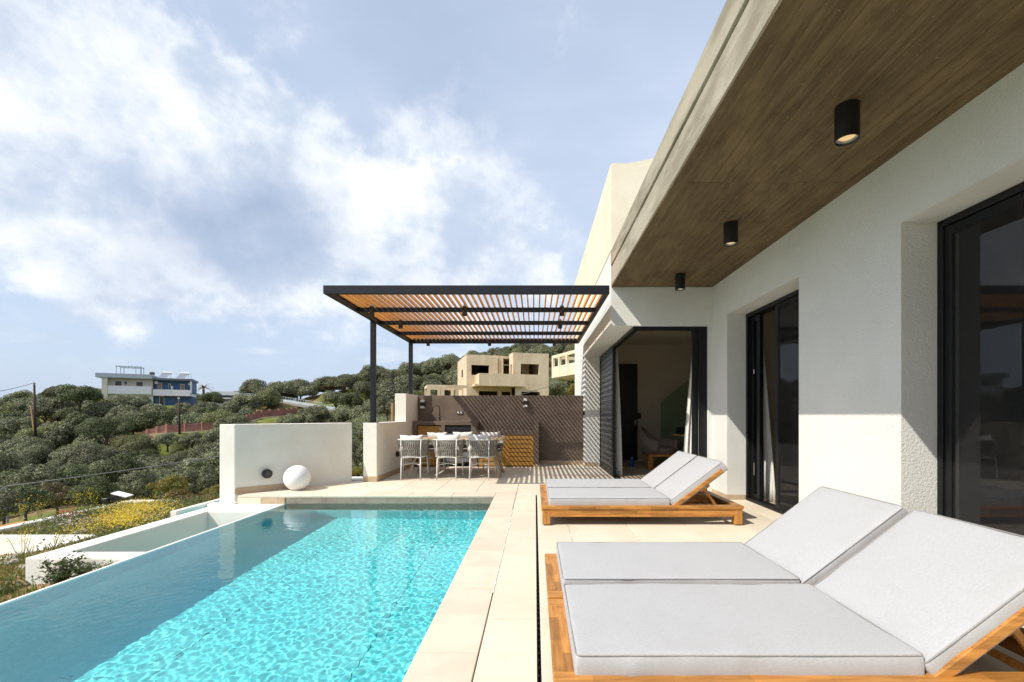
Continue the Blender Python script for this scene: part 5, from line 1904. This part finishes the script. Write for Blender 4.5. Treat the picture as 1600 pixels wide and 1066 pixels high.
def cable(a, b, sag, r, label):
    pts = []
    for k in range(25):
        s = k / 24
        p_ = a.lerp(b, s)
        p_.z -= sag * 4 * s * (1 - s)
        pts.append(tuple(p_ - a))
    return tag(MB().tube(pts, r, 5).build('cable', 'cable', None, loc=a, smooth=True), label, 'cable')


cable(at(-60, 617, 45), top1, 0.3, .035, 'upper overhead cable from the left edge to the tall utility pole')
cable(p3, at(900, 590, 40), 0.8, .02, 'long cable rising from the cable post across the olive slope')
cable(at(-30, 775, 14), p3, .05, .018, 'short cable end left of the cable post')
w3 = at(611, 630, 14)
wg = at(613, 665, 14)
wp = thing('wooden_post', 'thin brown wooden post beyond the low wall behind the dining area', 'post', (wg.x, wg.y, wg.z - 1))
box(-.035, .035, -.035, .035, 0, w3.z - wg.z + 1).build('post_shaft', 'stay_wood', wp, bevel=.004)

# ================================================================== GARDEN LEFT OF THE POOL
def gz_(x_, y_):
    return -0.35 - 0.095 * np.clip(-4.9 - x_, 0, 5) + 0.04 * np.sin(x_ * 2.3 + y_) * np.cos(y_ * 1.9 - x_) - 0.05 * np.clip(5 - y_, 0, 6) * 0.3


gxs = np.arange(-9.0, -3.88, .12)
gys = np.arange(-2.0, 10.1, .12)
X_, Y_ = np.meshgrid(gxs, gys)
Z_ = gz_(X_, Y_)
pit = (X_ < -6.5) & (Y_ < 6.5) & (Y_ > 1)
Z_ = np.where(pit, -1.5, Z_)
Z_ = np.where((X_ > -4.9) & (Y_ > 4.4), -1.3, Z_)
n_x, n_y = len(gxs), len(gys)
idx = np.arange(n_x * n_y).reshape(n_y, n_x)
F = np.stack([idx[:-1, :-1], idx[:-1, 1:], idx[1:, 1:], idx[1:, :-1]], -1).reshape(-1, 4)
struct(link('garden_ground', npmesh('garden_ground', np.stack([X_, Y_, Z_], -1).reshape(-1, 3), F, 'soil', True)))
# orange soil patch beyond the gap in the walls
struct(MB().prism([(-4.0, 8.95), (-2.9, 8.95), (-2.9, 12), (-5.2, 12)], -1.8, -0.35, lambda p_: -0.25 - 0.10 * (p_[1] - 9)).build('garden_ground', 'soil'))

gc = thing('garden_kerb', 'long white kerb along the outer edge of the flower garden', 'kerb', (-9.05, 8.3, -0.66))
MB().box(-.09, .09, -9, 1.82, -1.3, 0.0).build('kerb_side', 'stucco_smooth', gc, bevel=.01)
MB().prism([(-.09, 1.825), (-.09, 2.0), (1.3, 2.0), (1.9, 2.5), (5.0, 2.7), (5.0, 2.5), (1.95, 2.3), (1.35, 1.825)], -1.3, 0.0).build('kerb_end', 'stucco_smooth', gc, bevel=.01)
gp = thing('planter_pit', 'sunken white walled pit with a beige inner face at the left edge of the garden', 'planter', (-6.5, 5.88, -0.50))
MB().box(-3.5, .09, .62, .80, -.75, 0.0).build('rear_wall', 'stucco_smooth', gp, bevel=.01)
MB().box(-.09, .09, -6, .619, -.75, -0.002).build('side_wall', 'stucco_smooth', gp, bevel=.01)
box(-3.5, -.091, -6, .619, -.80, -.76).build('pit_floor', 'tile', gp)
pk = thing('orange_plank', 'orange wooden plank lying outside the white garden kerb at the left edge', 'plank', (-9.36, 7.4, -0.70))
MB().box(-.12, .20, -1.9, 1.0, -.05, 0.0).build('plank_board', 'plank', pk, bevel=.01)
# tilted white panel
p_ = at(188, 773, 9.8)
sp_ = thing('solar_light', 'small tilted white panel on a dark stand at the edge of the flower garden', 'solar light', (p_.x, p_.y, -0.78))
hz_ = p_.z + 0.78
MB().quadbox([(-.13, -.09, hz_ + .03), (.20, -.09, hz_ - .05), (.20, .09, hz_ - .03), (-.13, .09, hz_ + .05),
              (-.128, -.093, hz_ + .045), (.203, -.093, hz_ - .035), (.203, .087, hz_ - .015), (-.128, .087, hz_ + .065)]).build('panel', 'house_white', sp_)
MB().tube([(-.10, 0, hz_ + .02), (-.10, 0, 0)], .03, 10).box(-.16, -.02, -.05, .05, hz_ - .14, hz_ - .02).build('stand', 'black', sp_)
sf = thing('garden_spotlight', 'small dark garden spotlight standing below the tilted white panel', 'spotlight', (p_.x - .22, p_.y - .1, -0.82))
MB().tube([(0, 0, 0), (0, 0, .22)], .012, 8).build('stake', 'black', sf)
MB().box(-.06, .06, -.04, .04, .2, .3).build('lamp_head', 'black', sf, bevel=.01)

# rocks in the flower bed
random.seed(21)
def rock_mesh():
    bm = bmesh.new()
    bmesh.ops.create_icosphere(bm, subdivisions=2, radius=1.0)
    for v in bm.verts:
        v.co *= random.uniform(.78, 1.12)
        v.co.z *= .6
    me = bpy.data.meshes.new('rock')
    bm.to_mesh(me)
    bm.free()
    me.materials.append(M['stone'])
    return me
rms = [rock_mesh() for _ in range(3)]
for k in range(34):
    if k < 26:
        px_, py_ = random.uniform(60, 150), random.uniform(815, 838)
    else:
        px_, py_ = random.uniform(5, 45), random.uniform(870, 890)
    # solve ground hit
    Yk = 8.0
    for _ in range(20):
        x_ = (px_ - VX) / FPX * Yk
        Yk = (HC - float(gz_(x_, Yk))) * FPX / (py_ - VY)
    x_ = (px_ - VX) / FPX * Yk
    if x_ > -4.95 or x_ < -8.9:
        continue
    if x_ < -6.38 and Yk < 6.75:
        continue
    o = link('rock', rms[k % 3], None, (x_, Yk, float(gz_(x_, Yk)) + .01))
    s = random.uniform(.03, .07)
    o.scale = (s, s * random.uniform(.7, 1.2), s)
    o.rotation_euler = (0, 0, random.uniform(0, 6))
    tag(o, 'pale rough stone lying among the wildflowers', 'stone', 'stones in the wildflower bed')


# ---- ground cover and flowers (numpy blades)
def blades(pts, hts, wd, lean, rng, curl=0.3):
    n = len(pts)
    a = rng.random(n) * 6.283
    dx, dy = np.cos(a), np.sin(a)
    la = rng.random(n) * 6.283
    lm = lean * hts * rng.random(n)
    p = np.asarray(pts)
    v0 = p + np.stack([dx * wd / 2, dy * wd / 2, np.zeros(n)], -1)
    v1 = p - np.stack([dx * wd / 2, dy * wd / 2, np.zeros(n)], -1)
    tip = p + np.stack([np.cos(la) * lm, np.sin(la) * lm, hts], -1)
    V_ = np.stack([v0, v1, tip], 1).reshape(-1, 3)
    F_ = np.arange(3 * n).reshape(n, 3)
    return V_, F_


def leafquads(pts, size, rng, flat=0.0, aspect=1.6):
    n = len(pts)
    nrm = rng.normal(size=(n, 3))
    nrm[:, 2] = np.abs(nrm[:, 2]) + flat
    nrm /= np.linalg.norm(nrm, axis=1, keepdims=True)
    t_ = np.cross(nrm, rng.normal(size=(n, 3)))
    t_ /= np.linalg.norm(t_, axis=1, keepdims=True)
    b_ = np.cross(nrm, t_)
    s = (size * (0.6 + 0.8 * rng.random(n)))[:, None]
    p = np.asarray(pts)
    t_ = t_ * s * aspect / 2
    b_ = b_ * s / 2
    V_ = np.stack([p - t_, p - b_ * .9, p + t_, p + b_ * .9], 1).reshape(-1, 3)
    F_ = np.arange(4 * n).reshape(n, 4)
    return V_, F_


rg = np.random.default_rng(3)
N = 60000
gxp = rg.uniform(-8.95, -3.9, N)
gyp = rg.uniform(1.5, 10.1, N)
ok = ~((gxp < -6.38) & (gyp < 6.72)) & ~((gxp > -5.02) & (gyp > 4.2))
dn = np.sin(gxp * 3.1 + gyp * 1.3) * np.cos(gyp * 2.7 - gxp * 1.1) + rg.normal(0, .5, N)
ok &= dn > -0.45
gxp, gyp = gxp[ok], gyp[ok]
hts = 0.03 + 0.10 * rg.random(len(gxp)) ** 2
V_, F_ = blades(np.stack([gxp, gyp, gz_(gxp, gyp) - .01], -1), hts, 0.016, 0.9, rg)
g_o = link('grass', npmesh('grass', V_, F_, 'grass'))
tag(g_o, 'short green and straw grass covering the garden slope', 'grass', kind='stuff')
# leafy ground cover
N = 46000
lx_ = rg.uniform(-8.95, -4.95, N)
ly_ = rg.uniform(2.5, 10.1, N)
cl = np.sin(lx_ * 2.1 + 1) * np.cos(ly_ * 1.7 + lx_) + rg.normal(0, .3, N)
ok = ~((lx_ < -6.38) & (ly_ < 6.72)) & (cl > 0.15)
lx_, ly_ = lx_[ok], ly_[ok]
V_, F_ = leafquads(np.stack([lx_, ly_, gz_(lx_, ly_) + .01 + .13 * rg.random(len(lx_)) ** 1.5], -1), 0.024, rg, .6)
tag(link('ground_cover', npmesh('ground_cover', V_, F_, 'green_leaf')), 'low leafy green weeds between the wildflowers', 'weeds', kind='stuff')


def ground_hit(px_, py_):
    Yk = np.full(np.shape(px_), 7.0)
    for _ in range(25):
        x_ = (px_ - VX) / FPX * Yk
        Yk = 0.5 * Yk + 0.5 * np.clip((HC - gz_(x_, Yk)) * FPX / (py_ - VY), 2, 14)
    return (px_ - VX) / FPX * Yk, Yk


def flowers(spots, n, size, mat, name, label, zh=(.06, .2), seed=1):
    r_ = np.random.default_rng(seed)
    P_ = []
    for (px_, py_, rx, ry, w) in spots:
        m_ = int(n * w)
        P_.append(np.stack([r_.normal(px_, rx, m_), r_.normal(py_, ry, m_)], -1))
    P_ = np.concatenate(P_)
    x_, y_ = ground_hit(P_[:, 0], P_[:, 1])
    ok_ = (x_ < -4.98) & (x_ > -8.95) & (y_ < 10.05) & ~((x_ < -6.38) & (y_ < 6.72))
    x_, y_ = x_[ok_], y_[ok_]
    z_ = gz_(x_, y_) + zh[0] + (zh[1] - zh[0]) * r_.random(len(x_))
    V_, F_ = leafquads(np.stack([x_, y_, z_], -1), size, r_, 1.0, 1.1)
    tag(link(name, npmesh(name, V_, F_, mat)), label, 'flowers', kind='stuff')


flowers([(215, 800, 22, 7, .30), (190, 808, 25, 6, .15), (200, 822, 25, 6, .25), (235, 800, 30, 6, .10), (185, 828, 25, 5, .2), (260, 812, 12, 5, .06), (130, 842, 12, 3, .06)],
        5000, 0.020, 'yellow_petal', 'yellow_wildflowers', 'dense yellow wildflowers covering the garden beside the white basin wall', seed=4)
flowers([(110, 812, 12, 2.5, .3), (96, 812, 6, 2, .2), (290, 785, 30, 3, .5)], 420, 0.022, 'red_petal', 'red_wildflowers', 'scattered red wildflowers in the garden', seed=5)
flowers([(230, 812, 45, 12, .7), (110, 826, 25, 6, .3)], 900, 0.018, 'white_petal', 'white_wildflowers', 'scattered small white and pink wildflowers in the garden', seed=6)


# ---- shrubs and trees
def crown_points(rng, n, rx, ry, rz_, lobes, lobe_r, fill=0.45):
    """points near the surface of many lobes spread over an ellipsoid"""
    C = []
    while len(C) < lobes:
        d_ = rng.normal(size=3)
        d_ /= np.linalg.norm(d_)
        if d_[2] < -0.45:
            continue
        k = rng.uniform(.45, 1.0) ** .6
        C.append(d_ * np.array([rx, ry, rz_]) * k * (1 - lobe_r * .6))
    C = np.array(C)
    rad = lobe_r * min(rx, ry, rz_) * rng.uniform(.75, 1.3, len(C))
    w = rad ** 2
    ids = rng.choice(len(C), n, p=w / w.sum())
    d_ = rng.normal(size=(n, 3))
    d_ /= np.linalg.norm(d_, axis=1, keepdims=True)
    d_[:, 2] = np.where(d_[:, 2] < -.3, -d_[:, 2], d_[:, 2])
    k = 1 - fill * rng.random(n) ** 2
    return C[ids] + d_ * (rad[ids] * k)[:, None], d_


def leafmesh(name, mat, rng, n, rx, ry, rz_, lobes, lobe_r, size, cz, aspect=1.7, orient=1.7):
    P_, d_ = crown_points(rng, n, rx, ry, rz_, lobes, lobe_r)
    nrm = d_ * orient + rng.normal(size=(n, 3)) * .75
    nrm /= np.linalg.norm(nrm, axis=1, keepdims=True)
    t_ = np.cross(nrm, rng.normal(size=(n, 3)))
    t_ /= np.linalg.norm(t_, axis=1, keepdims=True) + 1e-9
    b_ = np.cross(nrm, t_)
    s = (size * (.6 + .8 * rng.random(n)))[:, None]
    P_[:, 2] += cz
    V_ = np.stack([P_ - t_ * s * aspect / 2, P_ - b_ * s / 2, P_ + t_ * s * aspect / 2, P_ + b_ * s / 2], 1).reshape(-1, 3)
    return npmesh(name, V_, np.arange(4 * n).reshape(n, 4), mat)


def trunk_mesh(rng, h, r, limbs, spread, cz):
    mb = MB()
    mb.tube([(0, 0, -.4), (.05, .02, h * .5), (.0, .06, h)], [r * 1.3, r, r * .85], 8)
    for k in range(limbs):
        a = 6.283 * k / limbs + rng.random()
        e = np.array([math.cos(a), math.sin(a)]) * spread * rng.uniform(.5, .9)
        mb.tube([(0, .05, h * .85), (e[0] * .45, e[1] * .45, h + (cz - h) * .6), (e[0], e[1], cz + rng.uniform(-.1, .5))], [r * .6, r * .4, r * .15], 6)
    return mb.mesh('trunk', 'bark')


PROTO = []
for k in range(8):
    rr = np.random.default_rng(100 + k)
    rx, ry, rz_ = rr.uniform(2.4, 3.0), rr.uniform(2.3, 2.9), rr.uniform(1.7, 2.1)
    cz = 1.95
    cm = leafmesh('crown', ('olive' if k < 5 else 'olive_light' if k == 7 else 'dark_leaf'), rr, 9500, rx, ry, rz_, 22, .50, .12, cz)
    tm = trunk_mesh(rr, 0.8, .17, 5, 1.5, cz)
    PROTO.append((cm, tm))
PROTO_N = []
for k in range(8):
    rr = np.random.default_rng(100 + k)
    rx, ry, rz_ = rr.uniform(2.4, 3.0), rr.uniform(2.3, 2.9), rr.uniform(1.7, 2.1)
    PROTO_N.append((leafmesh('crown', ('olive' if k < 5 else 'olive_light' if k == 7 else 'dark_leaf'), rr, 26000, rx, ry, rz_, 24, .48, .072, 1.95), PROTO[k][1]))
PROTO_B = []
rr = np.random.default_rng(300)
for k, m_ in enumerate(('dark_leaf', 'yellow_bush', 'brown_leaf', 'olive')):
    PROTO_B.append((leafmesh('crown', m_, rr, 6000, 1.0, 1.0, .8, 24, .42, .045, .6, 1.8), trunk_mesh(rr, .25, .05, 5, .7, .55)))


def tree(x_, y_, s, k, label, group, name='olive_tree', cat='tree', proto=None, sz=None, z0=None):
    cm, tm = (proto or PROTO)[k]
    t = thing(name, label, cat, (x_, y_, (tz(x_, y_) if z0 is None else z0) - .05), random.uniform(0, 6.28), group)
    t.scale = (s, s, sz or s * random.uniform(.9, 1.1))
    link('trunk', tm, t)
    link('crown', cm, t)
    return t


# screen areas that stay open: roads, houses, the utility poles' feet (checked where the trees would hide them)
def hides(x_, y_, s):
    z0 = tz(x_, y_)
    px_ = VX + FPX * x_ / y_
    w = 2.7 * s / y_ * FPX
    ytop = VY - FPX * (z0 + 3.9 * s - HC) / y_
    ybot = VY - FPX * (z0 - HC) / y_
    def over(ax0, ax1, ay0, ay1, Y):
        return y_ < Y + 2 and px_ + w > ax0 and px_ - w < ax1 and ytop < ay1 and ybot > ay0
    if over(142, 312, 572, 616, 84): return True
    if over(345, 375, 606, 622, 94): return True
    if over(445, 500, 632, 640, 84): return True
    if over(240, 325, 664, 675, 65): return True
    if over(392, 412, 648, 657, 71): return True
    if over(418, 444, 641, 648, 75): return True
    if over(46, 58, 640, 668, 60): return True
    if over(272, 285, 650, 668, 62): return True
    if over(690, 850, 550, 616, 46): return True
    return False


random.seed(42)
placed = []
cand = []
yv = 24.0
while yv < 106:
    step = 4.15
    xv = -1.30 * yv - 4
    xmax = 0.18 * yv + 6
    while xv < xmax:
        cand.append((xv + random.uniform(-1.4, 1.4), yv + random.uniform(-1.4, 1.4)))
        xv += step
    yv += step * .92
TREES = []
for (x_, y_) in cand:
    s = random.uniform(.72, 1.12)
    u_ = x_ / y_
    px_ = VX + FPX * u_
    if px_ < -70 or px_ > 930:
        continue
    if px_ > 915 or (u_ > -0.22 and y_ < 56):
        continue
    if min((Vector((x_, y_)) - Vector((p.x, p.y))).length for p in ROAD + PINK) < 3.2:
        continue
    if any(math.hypot(x_ - a, y_ - b) < r0 + 1.5 for (a, b, c, r0, r1) in PADS):
        continue
    if hides(x_, y_, s):
        s2 = .55
        if hides(x_, y_, s2):
            continue
        s = s2
    if random.random() < .03:
        continue
    # skip what the walls or the crest hide completely
    z0 = tz(x_, y_)
    ytop = VY - FPX * (z0 + 3.9 * s - HC) / y_
    if px_ > 660 and ytop > 616:
        continue
    if 590 < px_ < 660 and ytop > 660:
        continue
    if ytop > 800:
        continue
    zones = ((px_ < 60 and y_ >= 58, 'olive tree on the slope around the tall utility pole at the left edge', 'olive trees around the tall pole'),
             (px_ < 160 and y_ >= 74, 'olive tree on the skyline left of the cream house', 'olive trees left of the cream house'),
             (px_ < 330 and y_ >= 68, 'olive tree on the bank in front of the cream and blue houses', 'olive trees before the houses'),
             (px_ < 150 and y_ >= 44, 'grey green olive tree on the lower left slope below the tall utility pole', 'olive trees on the lower left slope'),
             (px_ < 345 and y_ >= 44, 'grey green olive tree below the pink retaining wall', 'olive trees below the pink wall'),
             (px_ < 345, 'olive tree at the valley bottom just beyond the flower garden', 'olive trees in the valley bottom'),
             (px_ < 560 and y_ >= 84, 'rounded olive tree on the hill above the curved guard wall', 'olive trees above the hill road'),
             (px_ < 560 and y_ >= 62, 'olive tree below the curved hill road', 'olive trees below the hill road'),
             (px_ < 660 and y_ < 62, 'olive tree in the valley seen between the white walls', 'olive trees in the valley'),
             (px_ < 660 and y_ < 84, 'olive tree on the middle of the hill behind the pergola posts', 'olive trees on the middle hill'),
             (px_ < 700, 'olive tree on the hill crest behind the pergola posts', 'olive trees on the crest'),
             (True, 'dark olive tree high on the hill behind the concrete house', 'olive trees behind the concrete house'))
    lab, grp = next((l_, g_) for (c_, l_, g_) in zones if c_)
    TREES.append((s / y_, x_, y_, s, lab, grp))
TREES.sort(reverse=True)
for (q_, x_, y_, s, lab, grp) in TREES[:288]:
    tree(x_, y_, s, random.choice((0, 1, 2, 3, 4, 0, 1, 2, 3, 4, 5, 6, 7, 7)), lab, grp, proto=PROTO_N if y_ < 62 else PROTO)
# the smallest, farthest crowns run together into one grove
VV, n_v = [], 0
lows = []
for k in range(3):
    rr = np.random.default_rng(500 + k)
    m_ = leafmesh('low', 'olive', rr, 4200, 2.7, 2.6, 1.9, 22, .5, .18, 1.95)
    co = np.empty(len(m_.vertices) * 3, dtype=np.float32)
    m_.vertices.foreach_get('co', co)
    lows.append(co.reshape(-1, 3))
    bpy.data.meshes.remove(m_)
for i, (q_, x_, y_, s, lab, grp) in enumerate(TREES[288:]):
    a_ = random.uniform(0, 6.28)
    Rm = np.array([[math.cos(a_), -math.sin(a_), 0], [math.sin(a_), math.cos(a_), 0], [0, 0, 1]])
    VV.append(lows[i % 3] @ Rm.T * s + np.array([x_, y_, tz(x_, y_) - .05]))
if VV:
    VV = np.concatenate(VV)
    gv = link('olive_grove', npmesh('olive_grove', VV, np.arange(len(VV)).reshape(-1, 4), 'olive'))
    tag(gv, 'far olive grove whose crowns run together along the hill crest', 'olive grove', kind='stuff')
print('TREES', len(TREES))

# bushes just beyond the garden kerb
for (px_, py_, Y, rp_, k, lab) in (
        (262, 762, 13.5, 30, 1, 'round yellowish green bush beyond the garden kerb left of the diagonal wall'),
        (305, 758, 15.0, 34, 3, 'grey green bush between the yellowish bush and the diagonal wall'),
        (278, 775, 11.6, 20, 1, 'small yellow flowering bush just behind the garden kerb'),
        (212, 760, 17.0, 32, 3, 'grey bush behind the tilted white panel'),
        (150, 772, 14.0, 34, 0, 'dark green bush left of the tilted white panel'),
        (88, 780, 14.5, 32, 2, 'brown bush behind the flower garden kerb'),
        (40, 786, 13.0, 34, 0, 'dark bush near the grey cable post'),
        (5, 792, 11.5, 34, 3, 'grey green bush at the left edge below the cable post'),
        (115, 752, 20.0, 36, 0, 'reddish brown bush in the shade below the olive slope'),
        (333, 770, 12.0, 18, 1, 'yellow tipped bush touching the left end of the diagonal wall'),
        (62, 756, 19.0, 40, 3, 'wide grey bush between the cable post and the brown bush'),
        (190, 742, 22.0, 38, 0, 'dark rounded bush behind the tilted white panel'),
        (325, 735, 22.0, 40, 3, 'tall grey green bush behind the left end of the diagonal wall'),
        (557, 712, 16.0, 30, 3, 'grey green bush seen through the gap between the two white walls'),
        (556, 735, 11.5, 13, 1, 'small yellowish bush low in the gap between the two white walls'),
        (605, 640, 20.0, 26, 3, 'dark bush behind the thin wooden post'),
        (905, 612, 30.0, 24, 1, 'yellow green bush on the bank between the two concrete houses')):
    p_ = at(px_, py_, Y)
    s_ = rp_ * Y / FPX / 1.05
    t = tree(p_.x, p_.y, s_, k, lab, 'bushes beyond the garden', 'bush', 'bush', PROTO_B, z0=p_.z - .6 * s_)

# shrub in front of the basin wall, made of small leaves on thin stems
def leafy_shrub(px_, py_, Y, r_, h_, n, label, mat='green_leaf', size=.017, seed=1):
    p_ = at(px_, py_, Y)
    rr = np.random.default_rng(seed)
    t = thing('shrub', label, 'shrub', (p_.x, p_.y, p_.z))
    mb = MB()
    L_ = []
    for k in range(22):
        a = rr.random() * 6.283
        e = np.array([math.cos(a), math.sin(a)]) * r_ * rr.random() ** .6
        top_ = h_ * rr.uniform(.55, 1.05)
        pts = [(0, 0, 0), (e[0] * .4, e[1] * .4, top_ * .55), (e[0], e[1], top_)]
        mb.tube(pts, [.006, .004, .002], 5)
        for j in range(n // 22):
            s = rr.uniform(.25, 1.05)
            q_ = np.array([e[0] * s, e[1] * s, top_ * (s ** .9)]) + rr.normal(0, .03, 3)
            L_.append(q_)
    mb.build('stems', 'bark', t)
    V_, F_ = leafquads(np.array(L_), size, rr, .2, 1.8)
    link('foliage', npmesh('foliage', V_, F_, mat), t)
    return t


leafy_shrub(95, 921, 4.15, .17, .26, 1100, 'leafy green shrub in front of the white basin wall at the pool edge', seed=2)
leafy_shrub(128, 905, 4.2, .08, .12, 350, 'smaller shrub to the right of the leafy green shrub by the basin wall', seed=3)
leafy_shrub(163, 893, 4.25, .08, .06, 120, 'tuft of dry grass on the pool edge right of the shrubs', 'grass', .014, seed=4)
leafy_shrub(15, 935, 4.25, .16, .10, 700, 'spiky green plant at the bottom left edge of the garden', 'green_leaf', .024, seed=5)
leafy_shrub(22, 897, 5.0, .10, .10, 300, 'grey green spiky plant left of the white basin wall corner', 'olive', .022, seed=6)


def stalks(px_, py_, Y, label, seed):
    p_ = at(px_, py_, Y)
    rr = np.random.default_rng(seed)
    t = thing('mustard_plant', label, 'wildflower', (p_.x, p_.y, p_.z), 0, 'tall thin mustard plants')
    mb = MB()
    L_ = []
    for k in range(5):
        e = rr.normal(0, .10, 2)
        h_ = rr.uniform(.22, .46)
        mb.tube([(e[0] * .2, e[1] * .2, 0), (e[0] * .6, e[1] * .6, h_ * .6), (e[0], e[1], h_)], [.003, .0026, .0018], 5)
        for j in range(22):
            s = rr.uniform(.5, 1.0)
            L_.append(np.array([e[0] * s, e[1] * s, h_ * s]) + rr.normal(0, .035, 3))
    mb.build('stems', 'grass', t)
    V_, F_ = leafquads(np.array(L_), .013, rr, .2, 1.2)
    link('flower_heads', npmesh('flower_heads', V_, F_, 'yellow_petal'), t)['kind'] = 'stuff'


stalks(30, 812, 8.6, 'thin mustard plant at the left end of the garden kerb', 1)
stalks(62, 808, 8.8, 'thin mustard plant with bare heads left of the red flowers', 2)
stalks(122, 797, 9.4, 'mustard plant in the middle of the garden kerb', 3)
stalks(146, 793, 9.5, 'mustard plant just left of the tilted white panel', 4)
stalks(35, 872, 5.6, 'thin mustard plant in front of the sunken pit', 5)
stalks(80, 862, 5.4, 'thin mustard plant beside the white basin wall', 6)

# palm by the blue house, and a dark trunked pair of trees
pp = at(318, 640, 90)
pa = thing('palm_tree', 'palm tree sticking up behind the trees right of the blue house', 'palm tree', (pp.x, pp.y, pp.z))
hp_ = at(318, 606, 90).z - pp.z
MB().tube([(0, 0, -.5), (.05, 0, hp_ * .5), (0, 0, hp_)], [.28, .22, .2], 10).build('trunk', 'bark', pa)
mb = MB()
rr = np.random.default_rng(8)
for k in range(26):
    a = 6.283 * k / 26 + rr.random() * .3
    el = rr.uniform(-.1, 1.1)
    prev_ = Vector((0, 0, hp_))
    w = .16
    L_ = 2.1
    last = None
    for j in range(6):
        s = j / 5
        q_ = Vector((math.cos(a) * L_ * s * math.cos(el * (1 - .4 * s)), math.sin(a) * L_ * s * math.cos(el * (1 - .4 * s)), hp_ + L_ * s * math.sin(el) - 1.0 * s * s))
        sd_ = Vector((-math.sin(a), math.cos(a), 0)) * w * (1 - s * .9)
        cur = (q_ - sd_, q_ + sd_)
        if last:
            mb.face([last[0], last[1], cur[1], cur[0]])
        last = cur
mb.build('fronds', 'yellow_bush', pa)
for (px_, py_, Y, s, k, lab) in ((332, 640, 86, .95, 5, 'dark pine like tree with two visible trunks in front of the low white building'),
                                 (124, 640, 72, 1.05, 6, 'dark tall tree breaking the skyline right of the tall utility pole'),
                                 (97, 636, 76, 1.0, 5, 'dark bushy tree on the skyline between the tall utility pole and the cream house'),
                                 (381, 655, 78, 1.15, 2, 'big round olive tree in front of the low white building'),
                                 (422, 640, 80, .45, 5, 'small dark round bush below the guard wall'),
                                 (478, 655, 76, .5, 1, 'small olive tree at the upper end of the pink retaining wall'),
                                 (352, 676, 64, .6, 3, 'small olive tree in front of the middle of the pink retaining wall'),
                                 (372, 676, 62, .6, 2, 'olive tree just above the top of the diagonal white wall'),
                                 (452, 674, 62, .6, 4, 'low olive tree over the middle of the diagonal white wall'),
                                 (495, 668, 64, .75, 0, 'olive tree over the right half of the diagonal white wall'),
                                 (540, 668, 66, .8, 1, 'olive tree above the right end of the diagonal white wall'),
                                 (300, 703, 57, .62, 3, 'olive tree just below the right half of the pink retaining wall'),
                                 (337, 703, 56, .75, 0, 'olive tree below the pink retaining wall touching the white wall'),
                                 (262, 703, 56, .55, 4, 'small olive tree below the left end of the pink retaining wall')):
    p_ = at(px_, py_, Y)
    tree(p_.x, p_.y, s, k, lab, None, z0=p_.z)
